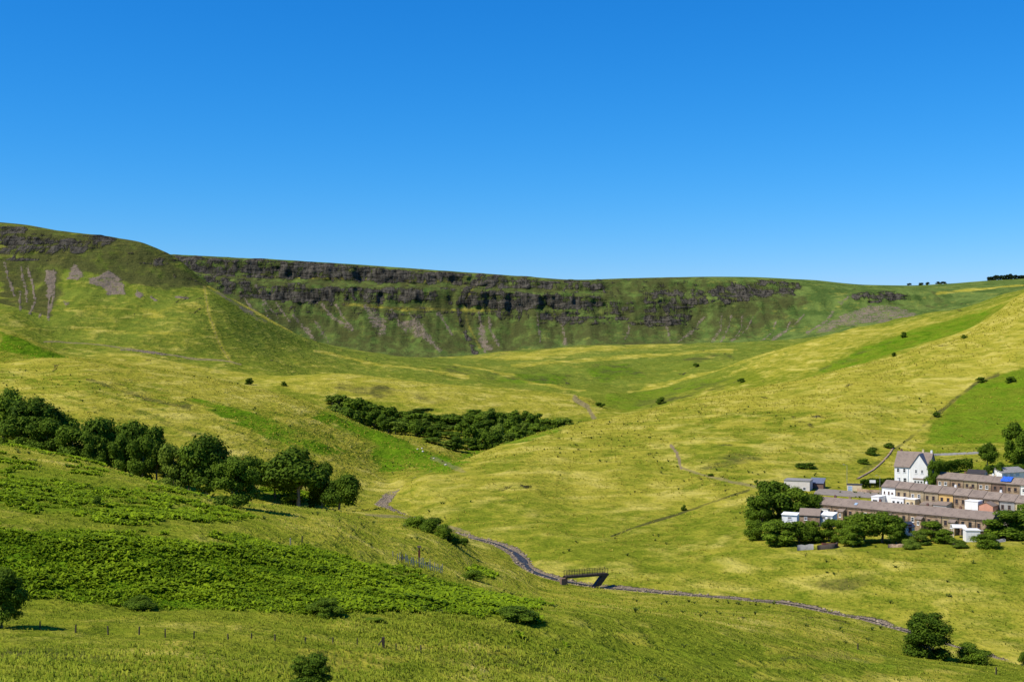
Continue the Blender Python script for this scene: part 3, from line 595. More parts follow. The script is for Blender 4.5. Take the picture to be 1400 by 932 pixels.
# ------------------------------------------------------------------ ground cover (stuff)
def frame_mask(margin=60): return (PX > -margin) & (PX < 1400 + margin) & (Y > 40)
def pick(mask, n):
    i = np.nonzero(mask)[0]
    w = (Y[i] + 60.0); w = w * np.gradient(ROWS)[np.minimum(i // NC, NR - 1)]; w = w / w.sum()
    j = RNG.choice(i, n, p=w, replace=True)
    jit = .25
    return X[j] + RNG.uniform(-jit, jit, n), Y[j] + RNG.uniform(-jit, jit, n), Z[j], j
def stuff_mesh(name, P, tmpl_fn, mat, label=None):
    """P: list of (x,y,z,size) ; tmpl_fn(n) -> verts (n,k,3) and faces (f,4) for one clump"""
    V, Fc, T = tmpl_fn(P)
    n, k, _ = V.shape
    q = (Fc[None] + (np.arange(n) * k)[:, None, None]).reshape(-1, Fc.shape[1])
    me = np_mesh(name, V.reshape(-1, 3), q, mat)
    a = me.attributes.new('tone', 'FLOAT', 'POINT'); a.data.foreach_set('value', np.repeat(T, k).astype(np.float32))
    return tag(link(name, me), kind='stuff')
def fronds(P, nf, arch=True, w=.17, lean=.75):
    n = len(P); V = np.zeros((n, nf * 6, 3)); 
    for i in range(nf):
        a = RNG.uniform(0, 2 * np.pi, n); s = P[:, 3] * RNG.uniform(.7, 1.15, n); dx = np.cos(a); dy = np.sin(a); tx = -dy; ty = dx
        h1 = RNG.uniform(.6, .95, n); h2 = h1 * RNG.uniform(.7, 1.15, n); r2 = RNG.uniform(.6, 1.2, n) * lean
        for k, (r, h, ww) in enumerate(((0.06, 0.0, w * .5), (r2 * .45, h1, w), (r2, h2, w * .25))):
            for sgn, o in ((-1, 0), (1, 1)):
                V[:, i * 6 + k * 2 + o, 0] = P[:, 0] + s * (dx * r + sgn * tx * ww); V[:, i * 6 + k * 2 + o, 1] = P[:, 1] + s * (dy * r + sgn * ty * ww); V[:, i * 6 + k * 2 + o, 2] = P[:, 2] + s * h
    Fc = np.array([[i * 6 + a for a in f] for i in range(nf) for f in ((0, 1, 3, 2), (2, 3, 5, 4))])
    T = np.clip(.5 + .7 * fbm(P[:, 0] / 5, P[:, 1] / 5, 51, 3) + RNG.uniform(-.3, .3, n), 0, 1)
    return V, Fc, T
fm = frame_mask()
x, y, z, j = pick(fm & (L['fern'] > .50 + .45 * fbm(X / 2.4, Y / 2.4, 73, 2)) & (NZA + .8 * fbm(X / 3.1, Y / 3.1, 71, 2) > -1.1) & (Y > 100) & (Y < 215) & (PX < 775), 34000)
P = np.stack([x, y, z - .05, RNG.uniform(.24, .66, len(x)) * (1 + .5 * NZB[j]) * (1 + .75 * fbm(x / 4.0, y / 4.0, 74, 2))], 1)
stuff_mesh('bracken', P, lambda p: fronds(p, 5, w=.24, lean=1.0), M['bracken'])
x, y, z, j = pick(fm & (((L['fern'] > .5) & (NZA > -.15) & (Y > 205) & (Y < 440)) | ((L['fern'] > .33) & (L['fern'] < .7) & (NZA + .8 * fbm(X / 3.3, Y / 3.3, 72, 2) > .58) & (Y > 150) & (Y < 310) & (PX < 420))), 8000)
P = np.stack([x, y, z - .05, RNG.uniform(.3, .8, len(x))], 1)
stuff_mesh('bracken_patches', P, lambda p: fronds(p, 6, w=.3, lean=1.0), M['bracken'])
x, y, z, j = pick(fm & (L['fern'] < .75) & (Y < 150), 34000)
P = np.stack([x, y, z - .03, RNG.uniform(.18, .50, len(x)) * (1 + .7 * NZB[j]) * (1 + .35 * sstep(110, 75, Y[j]))], 1)
stuff_mesh('meadow_grass', P, lambda p: fronds(p, 5, w=.07, lean=.6), M['tuft'])
x, y, z, j = pick(fm & (L['fern'] < .7) & (Y >= 150) & (Y < 300) & (RD > 5), 26000)
P = np.stack([x, y, z - .03, RNG.uniform(.18, .46, len(x))], 1)
stuff_mesh('rough_grass', P, lambda p: fronds(p, 4, w=.12, lean=.8), M['tuft'])
x, y, z, j = pick(fm & (L['rock'] < .2) & (L['scree'] < .3) & (L['dirt'] < .4) & (Y >= 290) & (Y < 760) & (NZB + .9 * fbm(X / 7, Y / 7, 75, 2) > -.15) & (RD > 5) & ~((PX > 1020) & (Y > 300) & (Y < 470) & (PX < 1460)), 24000)
P = np.stack([x, y, z - .05, RNG.uniform(.25, .6, len(x)) * (1 + (Y[j] - 290) / 700)], 1)
stuff_mesh('hill_tussocks', P, lambda p: fronds(p, 4, w=.17, lean=1.0), M['tussock'])
x, y, z, j = pick(fm & (L['rock'] < .2) & (L['scree'] < .3) & (L['dry'] < .8) & (Y >= 130) & (Y < 700) & (NZB + .6 * NZA > .12) & (RD > 6), 900)
P = np.stack([x, y, z - .03, RNG.uniform(.25, .6, len(x)) * (1 + Y[j] / 900)], 1)
stuff_mesh('rush_clumps', P, lambda p: fronds(p, 9, w=.22, lean=1.1), M['rush'])
# boulders of the stream bed: little faceted stones
ph = (1 + 5 ** .5) / 2
ICO = np.array([(-1,ph,0),(1,ph,0),(-1,-ph,0),(1,-ph,0),(0,-1,ph),(0,1,ph),(0,-1,-ph),(0,1,-ph),(ph,0,-1),(ph,0,1),(-ph,0,-1),(-ph,0,1)]) / 1.9
ICF = np.array([(0,11,5),(0,5,1),(0,1,7),(0,7,10),(0,10,11),(1,5,9),(5,11,4),(11,10,2),(10,7,6),(7,1,8),(3,9,4),(3,4,2),(3,2,6),(3,6,8),(3,8,9),(4,9,5),(2,4,11),(6,2,10),(8,6,7),(9,8,1)])
def stones(P):
    n = len(P); V = ICO[None] * RNG.uniform(.75, 1.25, (n, 12, 1)) * (RNG.uniform(.7, 1.3, (n, 1, 3)) * np.array([1, 1, .65])) * P[:, None, 3:4]
    a = RNG.uniform(0, 6.28, n); c = np.cos(a)[:, None]; s = np.sin(a)[:, None]
    x_ = V[:, :, 0] * c - V[:, :, 1] * s; y_ = V[:, :, 0] * s + V[:, :, 1] * c; V[:, :, 0] = x_; V[:, :, 1] = y_
    return V + P[:, None, :3], ICF, RNG.uniform(0, 1, n)
x, y, z, j = pick(fm & (RD < np.where(Y < 290, 1.7, 2.6)) & (Y < 470), 2600)
P = np.stack([x, y, z,   .08 + .36 * RNG.uniform(0, 1, len(x)) ** 3], 1)
stuff_mesh('stream_stones', P, stones, M['stones'])
# the water itself
def ribbon(P, w, name, mat, dz=0.0, zfn=None, parent=None):
    P = np.asarray(P, float); t = np.gradient(P[:, :2], axis=0); t /= np.linalg.norm(t, axis=1)[:, None]
    n = np.stack([-t[:, 1], t[:, 0]], 1); w = np.broadcast_to(np.asarray(w, float), (len(P),)); rows = []
    for s in (-1, -.33, .33, 1):
        q = P[:, :2] + n * (w * s)[:, None]; zz = (zfn(q[:, 0], q[:, 1]) if zfn else P[:, 2]) + dz; rows.append(np.stack([q[:, 0], q[:, 1], zz], 1))
    V = np.stack(rows, 1).reshape(-1, 3); q = []
    for i in range(len(P) - 1):
        for k in range(3): a = i * 4 + k; q.append((a, a + 1, a + 5, a + 4))
    return link(name, np_mesh(name, V, q, mat, True), parent)
wz = ground_full(RS[:, 0], RS[:, 1])[0]; wz = gsm(wz, 8)
ww = .45 + .3 * vnoise(np.arange(len(RS)) / 9.0, np.zeros(len(RS)), 61) + 1.1 * np.exp(-((RS[:, 1] - 328) / 12.0) ** 2)
ww = ww * (.35 + .65 * sstep(285, 305, RS[:, 1]))
Pw = RS.copy(); Pw[:, 2] = wz + .16
tn = np.gradient(Pw[:, :2], axis=0); tn /= np.linalg.norm(tn, axis=1)[:, None]
tag(ribbon(Pw[(RS[:, 1] < 400)], ww[(RS[:, 1] < 400)], 'stream_water', M['water']), kind='structure')

# ------------------------------------------------------------------ trees
def crown_mesh(name, kind, nleaf, seed, mat, leaf=.036):
    r = np.random.default_rng(seed); lobes = []
    if kind == 'round':
        n = 24; lean = r.normal(0, .03, 2)
        for i in range(n):
            a = r.uniform(0, 6.28); e = r.uniform(-.85, 1.0); c = math.sqrt(max(0, 1 - e * e)); k = r.uniform(.45, .98)
            lobes.append((np.array([.36 * c * math.cos(a) * k + lean[0] * e, .36 * c * math.sin(a) * k + lean[1] * e, .53 + .34 * e * k]), r.uniform(.10, .19)))
    elif kind == 'dense':    # full rounded hawthorn shape, closed to the ground
        for i in range(46):
            a = r.uniform(0, 6.28); h = r.uniform(.09, .90); w = .42 * math.sqrt(max(.04, 1 - ((h - .30) / .68) ** 2)); k = r.uniform(.25, .88)
            lobes.append((np.array([w * math.cos(a) * k, w * math.sin(a) * k, h]), r.uniform(.09, .15)))
    elif kind == 'low':      # branches hang almost to the ground
        for i in range(26):
            a = r.uniform(0, 6.28); h = r.uniform(.08, .90); w = .40 * math.sqrt(max(.05, 1 - ((h - .36) / .62) ** 2)); k = r.uniform(.35, 1.0)
            lobes.append((np.array([w * math.cos(a) * k, w * math.sin(a) * k, h]), r.uniform(.09, .18)))
    elif kind == 'bush':
        for i in range(14):
            a = r.uniform(0, 6.28); h = r.uniform(.12, .75); w = .42 * math.sqrt(max(.05, 1 - (h / .98) ** 2)); k = r.uniform(.3, .95)
            lobes.append((np.array([w * math.cos(a) * k, w * math.sin(a) * k, h]), r.uniform(.15, .24)))
    elif kind == 'conifer':
        for i in range(22):
            h = (i + .5) / 22; w = .22 * (1 - h) ** .8; a = r.uniform(0, 6.28); lobes.append((np.array([w * .6 * math.cos(a), w * .6 * math.sin(a), .1 + .86 * h]), .05 + .12 * (1 - h)))
    tot = sum(l[1] ** 2 for l in lobes); Cn = []; Nn = []; T = []
    for (c, rad) in lobes:
        m = max(8, int(nleaf * rad ** 2 / tot)); d = r.normal(size=(m, 3)); d /= np.linalg.norm(d, axis=1)[:, None]
        flip = (d[:, 2] < -.35) & (r.uniform(size=m) < .6); d[flip, 2] *= -1
        rr = rad * (r.uniform(.45, 1.0, m) ** .45) * (1 + .22 * r.normal(size=m).clip(-1, 1.6))
        Cn.append(c + d * rr[:, None] * np.array([1.08, 1.08, .86])); Nn.append(d * 1.1 + np.array([0, 0, .3]) + r.normal(size=(m, 3)) * .35); T.append(np.full(m, np.clip(r.normal(.5, .28), 0, 1)))
    Cn = np.concatenate(Cn); Nn = np.concatenate(Nn); T = np.concatenate(T); Nn /= np.linalg.norm(Nn, axis=1)[:, None]
    n = len(Cn); R_ = r.normal(size=(n, 3)); A = np.cross(Nn, R_); A /= np.linalg.norm(A, axis=1)[:, None]; B = np.cross(Nn, A)
    s = leaf * r.uniform(.55, 1.25, n)[:, None]
    V = np.stack([Cn - A * s, Cn - B * s * .6 + Nn * s * .12, Cn + A * s, Cn + B * s * .6 - Nn * s * .12], 1)
    V[:, :, 2] = np.maximum(V[:, :, 2], .005)
    me = np_mesh(name, V.reshape(-1, 3), np.arange(n * 4).reshape(n, 4), mat)
    a = me.attributes.new('tone', 'FLOAT', 'POINT'); a.data.foreach_set('value', np.repeat(T, 4).astype(np.float32))
    return me, lobes
def trunk_mesh(name, lobes, seed, r0=.030, fork=.28, n=7):
    b = MB(); r = random.Random(seed); top = (r.uniform(-.02, .02), r.uniform(-.02, .02), fork)
    b.tube((0, 0, -.04), (0, 0, .02), r0 * 1.5, r0 * 1.05); b.tube((0, 0, .02), top, r0 * 1.05, r0 * .8)
    for (c, rad) in lobes[:n]:
        mid = [(top[k] + c[k]) / 2 + r.uniform(-.03, .03) for k in range(3)]
        b.tube(top, mid, r0 * .55, r0 * .35, 5); b.tube(mid, tuple(c), r0 * .35, r0 * .12, 4)
    return b.mesh(name, M['bark'])
PROTO = {}
def proto(kind, mat, big, v):
    k = (kind, mat, int(big), v)
    if k not in PROTO:
        seed = {'round': 10, 'dense': 60, 'low': 20, 'bush': 30, 'conifer': 40}[kind] + v * 7 + (100 if big else 0)
        n, lf = (14000, .024) if big == 2 else (9000, .031) if big else (2600, .055)
        c, lobes = crown_mesh('crown', kind, n, seed, M[mat], lf)
        PROTO[k] = (c, trunk_mesh('trunk', lobes, seed, .028 if kind in ('round', 'low') else .02, .30 if kind == 'round' else .15))
    return PROTO[k]
NV = [0]
def plant(pos, h, w, kind, mat, big, label, cat='tree', group=None, name=None, rz=None):
    NV[0] += 1; v = NV[0] % 7
    c, t = proto(kind, mat, big, v)
    name = name or ('shrub' if kind == 'bush' or cat == 'bush' else 'conifer_tree' if kind == 'conifer' else 'broadleaf_tree')
    r = empty(name, pos, RNG.uniform(0, 6.28) if rz is None else rz, label, cat, group)
    base_w = {'round': .92, 'dense': .96, 'low': .96, 'bush': 1.05, 'conifer': .5}[kind]
    w *= 1.12; r.scale = (w / base_w * RNG.uniform(.92, 1.08), w / base_w * RNG.uniform(.92, 1.08), h)
    link('crown', c, r); link('trunk', t, r)
    return r
def tree_at(px, top, D, wpx, kind, mat, big, label, cat='tree', group=None, name=None):
    x = (px - CX) / F * D; zg = gz(x, D); zt = -(top - CY) / F * D
    return plant((x, D, zg - .05), max(zt - zg, .6), wpx / F * D, kind, mat, big, label, cat, group, name)
def tree_hit(px, base, hpx, wpx, kind, mat, big, label, cat='tree', group=None, dmin=40, name=None):
    x, y, z = hit(px, base, dmin); return plant((x, y, z - .05), hpx / F * y, wpx / F * y, kind, mat, big, label, cat, group, name)
G = 'broadleaf trees in the hollow on the left'
for (px, top, D, w, k, mt, lb) in [
    (6,529,404,58,'round','leaf_mid','tall feathery tree cut by the left edge of the picture'),
    (48,537,398,72,'round','leaf_dark','broad dark tree with the widest crown at the far left of the hollow'),
    (84,556,400,48,'round','leaf_mid','tree whose crown steps down at the right end of the leftmost clump'),
    (20,566,388,56,'low','leaf_mid','dark tree in front of the feathery one at the left edge'),
    (62,574,384,54,'low','leaf_dark','dark tree under the broad crown at the far left'),
    (99,584,378,50,'low','leaf_mid','rounded tree filling the gap between the leftmost clump and the next'),
    (140,559,390,60,'round','leaf_dark','dark tree with a domed top, second clump from the left in the hollow'),
    (128,592,377,44,'low','leaf_dark','lower dark tree beneath the domed one in the second clump'),
    (183,568,390,46,'round','leaf_dark','upright dark tree standing over the middle of the hollow'),
    (164,592,378,42,'low','leaf_mid','low dense tree in front of the upright one in the hollow'),
    (214,577,388,46,'round','leaf_mid','olive tinged tree right of the upright one, thin on its right side'),
    (193,598,376,38,'low','leaf_dark','shadowy low tree at the foot of the olive tinged one'),
    (236,608,374,42,'low','leaf_light','pale green tree leaning against the big round oak'),
    (258,604,384,40,'round','leaf_mid','tree half hidden behind the big round oak'),
    (282,591,372,80,'round','leaf_dark','big round dark oak at the right end of the hollow'),
    (348,622,398,44,'round','leaf_mid','small tree in the gap between the round oak and the dark open one'),
    (376,622,402,46,'round','leaf_dark','dark tree touching the left of the open crowned one'),
    (408,607,396,78,'round','leaf_dark','large dark tree with gaps in its crown on the bank above the stream'),
    (440,634,402,34,'low','leaf_dark','narrow dark tree tucked right of the open crowned one'),
    (463,642,392,50,'round','leaf_dark','last tree on the right of the hollow, pale leaning trunk showing')]:
    tree_at(px, top, D, w, k, mt, True, lb, 'tree', G)
tree_hit(325, 693, 77, 68, 'dense', 'leaf_mid', 2, 'full round tree standing forward of the others, shadow on the grass to its right', 'tree', G, 200)
for (px, base, h, w, mt, lb) in [(400,692,26,26,'leaf_mid','small bush on the grass between the round tree and the last tree of the hollow'),
    (203,645,24,24,'leaf_light','light green bush at the foot of the trees in the hollow'), (226,650,22,30,'leaf_light','pale bush spreading below the pale green tree'),
    (60,612,18,26,'leaf_mid','dark bush under the leftmost trees'), (132,676+16,16,14,'leaf_mid','lone little bush in the bracken on the near hillside'),
    (415,645,14,16,'leaf_mid','bush on the slope above the open crowned tree, right one of two'), (404,640,12,18,'leaf_mid','bush on the slope above the open crowned tree, left one of two'),
    (447,678,8,14,'leaf_mid','low scrub at the right foot of the open crowned tree')]:
    tree_hit(px, base, h, w, 'bush', mt, False, lb, 'bush', None, 140)
# wooded gully
GG = 'trees in the wooded gully'; lst = []
ptop = lambda p: np.interp(p, [440,470,520,560,600,650,690,740,790], [540,539,551,561,566,561,556,566,572])
for p in np.arange(452, 800, 15.5): lst.append((p + RNG.uniform(-4, 4), ptop(p) + RNG.uniform(-2, 5), RNG.uniform(765, 800), RNG.uniform(18, 30)))
for p in np.arange(462, 760, 17.0): lst.append((p + RNG.uniform(-5, 5), ptop(p) + 10 + RNG.uniform(-2, 6), RNG.uniform(735, 760), RNG.uniform(18, 28)))
for p in np.arange(592, 712, 17.0): lst.append((p + RNG.uniform(-5, 5), ptop(p) + 31 + RNG.uniform(-2, 6), RNG.uniform(668, 690), RNG.uniform(16, 26)))
for p in np.arange(565, 800, 15.0): lst.append((p + RNG.uniform(-5, 5), ptop(p) + 5 + RNG.uniform(-2, 4), RNG.uniform(780, 812), RNG.uniform(18, 28)))
for p in np.arange(586, 735, 19.0): lst.append((p + RNG.uniform(-5, 5), ptop(p) + 21 + RNG.uniform(-2, 6), RNG.uniform(695, 725), RNG.uniform(18, 30)))
for p in np.arange(528, 606, 13.0): lst.append((p + RNG.uniform(-3, 3), ptop(p) + 14 + RNG.uniform(-2, 3), RNG.uniform(708, 722), RNG.uniform(18, 26)))
lst.sort(key=lambda a: a[0]); NW = len(lst)
ordn = lambda n: f"{n}{'th' if 10 <= n % 100 <= 20 else {1:'st',2:'nd',3:'rd'}.get(n % 10,'th')}"
for i, (p, tp, D, w) in enumerate(lst):
    mt = ['leaf_dark', 'leaf_mid', 'leaf_mid', 'leaf_mid', 'leaf_light'][int(RNG.integers(0, 5))]
    tone = {'leaf_dark': 'dark', 'leaf_mid': 'green', 'leaf_light': 'pale green'}[mt]
    tree_at(p, tp, D, w * 1.1, 'low' if i % 3 else 'round', mt, False, f'{tone} rounded tree in the wooded gully, {ordn(i + 1)} from its left end', 'tree', GG)
# village trees
GV = 'trees round the terraced houses'
for (px, top, D, w, k, mt, lb) in [
    (1061,654,350,66,'low','leaf_dark','tallest dark tree at the left end of the village'), (1040,676,344,44,'low','leaf_dark','dark tree on the left flank of the tallest village tree'),
    (1086,668,346,48,'low','leaf_mid','dark tree joined to the right of the tallest village tree'), (1112,670,352,34,'round','leaf_dark','tree beside the left gable of the front terrace'),
    (1032,706,330,30,'bush','leaf_mid','scrubby bush at the left corner of the village'),
    (1066,711,318,48,'low','leaf_mid','garden tree nearest the grey garden wall'), (1092,711,319,36,'low','leaf_dark','dark garden tree before the grey roofed outbuilding'),
    (1112,710,320,30,'low','leaf_mid','garden tree left of the red edged raised bed'), (1133,710,320,30,'low','leaf_dark','garden tree behind the red edged raised bed'),
    (1152,711,318,28,'low','leaf_mid','garden tree right of the red edged raised bed'), (1166,716,312,36,'low','leaf_mid','low tree at the front left of the big garden clump'),
    (1181,699,317,50,'round','leaf_mid','left of the two tallest trees before the front terrace'), (1206,696,316,54,'round','leaf_mid','right of the two tallest trees before the front terrace'),
    (1226,708,313,34,'low','leaf_dark','dark tree left of the navy garden shed'), (1258,724,311,30,'low','leaf_light','yellowish tree right of the navy garden shed'),
    (1274,712,315,34,'low','leaf_mid','slim tree before the middle of the front terrace'), (1291,724,311,32,'low','leaf_mid','bushy tree left of the white garden shed'),
    (1384,697,316,70,'low','leaf_mid','large tree hiding the right end of the front terrace'), (1412,690,322,50,'low','leaf_mid','tree cut by the right edge of the picture beside the front terrace'),
    (1280,627,410,26,'low','leaf_dark','round dark tree against the side of the white gabled house'),
    (1350,601,478,24,'round','leaf_dark','lone tree at the right end of the long hedge'), (1388,574,486,34,'low','leaf_dark','tall dark tree on the slope at the right edge'), (1406,590,480,46,'low','leaf_dark','dark tree cut by the right edge above the village'),
    (1352,636,440,18,'low','leaf_dark','left of two bushy trees above the back terrace'), (1366,632,440,20,'low','leaf_dark','right of two bushy trees above the back terrace')]:
    tree_at(px, top, D, w, k, mt, True, lb, 'bush' if k == 'bush' else 'tree', GV)
tree_hit(1348, 748, 22, 36, 'bush', 'leaf_mid', True, 'dark bush dotted with white flowers beside the white garden shed', 'bush')
tree_hit(1245, 750, 18, 22, 'bush', 'leaf_light', True, 'pale bush below the navy garden shed', 'bush')
tree_hit(1310, 749, 12, 22, 'bush', 'leaf_light', True, 'light green shrub in front of the white garden shed', 'bush')
# near bushes and trees
tree_hit(1270, 899, 62, 68, 'dense', 'leaf_dark', 2, 'solitary dense dark hawthorn by the stony stream in the foreground', 'tree', None, 60)
tree_hit(1330, 906, 28, 44, 'bush', 'leaf_mid', True, 'low green bush on the bank right of the foreground hawthorn', 'bush', None, 60)
tree_hit(1402, 910, 22, 22, 'bush', 'leaf_dark', True, 'dark bush cut by the right edge near the foreground stream', 'bush', None, 60)
tree_hit(2, 858, 90, 64, 'dense', 'leaf_dark', 2, 'dark shrub cut by the left edge of the picture below the bracken', 'bush', None, 60)
tree_hit(425, 942, 50, 60, 'dense', 'leaf_mid', 2, 'leafy bush at the bottom edge in the meadow grass', 'bush', None, 60)
for (px, base, h, w, mt, lb) in [(571,722,25,32,'leaf_mid','leftmost of the dark bushes along the stream bend'), (590,728,24,34,'leaf_mid','broad bush in the middle of the stream bend'), (608,737,22,26,'leaf_mid','bush right of the middle in the stream bend'),
    (621,744,14,28,'leaf_mid','low bush near the right end of the stream bend'), (635,747,14,12,'leaf_dark','smallest upright bush at the right end of the stream bend'),
    (190,832,24,44,'leaf_dark','dark shrub at the foot of the bracken bank, left'), (445,842,26,44,'leaf_dark','dark shrub at the foot of the bracken bank, middle'), (512,850,10,26,'leaf_mid','low shrub where the bracken bank thins out'),
    (705,848,20,60,'leaf_mid','wide green shrub at the right tail of the bracken bank'), (645,792,14,30,'leaf_mid','green shrub below the timber sheep pen')]:
    tree_hit(px, base, h, w, 'bush', mt, True, lb, 'bush', None, 110)
# single bushes dotted over the hills
GH = 'bushes dotted over the far hillsides'
for i, (px, base, h, w, dm, lb) in enumerate([(341,526,10,11,600,'dark bush standing alone on the left hill skyline of the yellow field'), (388,528,7,8,700,'small bush at the left start of the yellow mound'), (903,552,11,12,900,'round bush in the green side valley above the right hill'),
    (820,556,8,14,850,'bush at the right tip of the yellow mound'), (1013,523,7,12,950,'bush high in the green side valley'), (952,502,7,9,1000,'small bush far up the valley floor'), (1236,462,9,8,850,'dark bush on the bright green spur'), (1222,487,6,7,800,'small bush below the one on the bright green spur'),
    (1318,463,6,10,700,'bush on the right hill crest'), (1192,622,13,16,400,'dark bush on the slope up left of the white gabled house'), (1215,612,9,14,400,'bush beside the boundary bank above the white gabled house'), (1180,634,8,14,400,'low bush at the foot of the boundary bank'),
    (1280,570,9,10,400,'bush midway up the boundary bank'), (1342,523,8,14,400,'bush near the top of the boundary bank'), (1382,524,9,14,400,'scrub at the top right of the green enclosure'),
    (935,698,9,9,350,'small bush on the tumbled field wall'), (972,651,5,8,350,'black low bush beside the stony path'), (1034,660,6,6,350,'low bush at the right end of the stony path')]):
    tree_hit(px, base, h, w, 'bush', 'leaf_dark', False, lb, 'bush', GH, dm)
tree_hit(1101, 640, 9, 26, 'bush', 'leaf_dark', False, 'grey green tangle of scrub on the slope above the pale flat roofed building', 'bush', GH, 350)
for (px, py, sz) in [(571,615,3.2),(577,613.5,3),(578,618,3.6),(593,627,2.8),(609,636,3.4)]:
    x, y, z = hit(px, py, 450); v, f_, t_ = stones(np.array([[0, 0, 0, sz / F * y * .5]])); o = tag(link('boulder', np_mesh('boulder', v[0], f_, M['pale'])), 'pale boulder on the bracken slope above the stream', 'boulder', 'pale boulders on the slope'); o.location = (x, y, z + .2)
# skyline
for (px, top, w, lb) in [(1243,387,6,'tiny tree on the skyline, leftmost of the small group'), (1259,387.5,7,'flat topped tree on the skyline, second of the small group'), (1268,388,7,'small tree on the skyline, third of the small group'), (1283,387,8,'taller tree on the skyline before the plantation'), (1290,386,7,'tree touching the taller one on the skyline')]:
    x = (px - CX) / F * 1985; zg = gz(x, 1985); plant((x, 1985, zg - .3), max(5.0, -(top - CY) / F * 1985 - zg), w / F * 1985, 'bush', 'leaf_con', False, lb, 'tree', 'trees on the skyline')
for i, px in enumerate(np.linspace(1352, 1402, 15)):
    top = np.interp(px, [1350, 1358, 1380, 1392, 1402], [379, 376.5, 374.5, 376, 377]) + RNG.uniform(-.7, .7); D = 1975 + RNG.uniform(-8, 12); x = (px - CX) / F * D; zg = gz(x, D)
    plant((x, D, zg - .4), max(6.0, -(top - CY) / F * D - zg), RNG.uniform(6, 8) / F * D * .9, 'low', 'leaf_con', False, f'dark plantation tree on the right skyline, {ordn(i + 1)} from the left', 'tree', 'plantation on the skyline')

# ------------------------------------------------------------------ buildings
def part(mb, name, mat, parent, label=None):
    o = mb.build(name, M[mat], parent)
    if label: o['label'] = label
    return o
def window(parent, x, y, z, w, h, yd=-1, frame='frame', pane='glass', bars=True):
    """window on a wall facing -y (local); frame and sill stand proud of the wall"""
    f = MB(); t = .09; y1 = y + yd * .07
    lo, hi = min(y, y1), max(y, y1)
    f.box(x - w/2, x + w/2, lo, hi, z, z + t); f.box(x - w/2, x + w/2, lo, hi, z + h - t, z + h)
    f.box(x - w/2, x - w/2 + t, lo, hi, z + t, z + h - t); f.box(x + w/2 - t, x + w/2, lo, hi, z + t, z + h - t)
    if bars: f.box(x - w/2 + t, x + w/2 - t, lo, hi, z + h*.52, z + h*.52 + .06)
    f.box(x - w/2 - .08, x + w/2 + .08, lo - .06, hi, z - .12, z)
    fo = part(f, 'window', frame, parent)
    p = MB().box(x - w/2 + t, x + w/2 - t, min(y, y + yd*.02), max(y, y + yd*.02), z + t, z + h - t)
    part(p, 'pane', pane, fo)
    return fo
def roof_mb(x0, x1, yf, yb, ze, rise, over=.22, th=.12):
    """gable roof over x0..x1 whose ridge runs along x"""
    b = MB(); ym = (yf + yb) / 2; k = rise / (yb - ym); zo = ze - over * k
    b.prism([(yf - over, zo), (ym, ze + rise), (yb + over, zo), (yb + over, zo + th), (ym, ze + rise + th), (yf - over, zo + th)], x0, x1)
    return b
def chimney(roof, x, y, z, pots=2, mat='brick'):
    c = MB().box(x - .30, x + .30, y - .25, y + .25, z - .9, z + .45).box(x - .35, x + .35, y - .30, y + .30, z + .45, z + .54)
    for k in range(pots): c.tube((x - .15 + .3 * k, y, z + .54), (x - .15 + .3 * k, y, z + .85), .11, .09, 7)
    o = part(c, 'chimney', mat, roof); return o
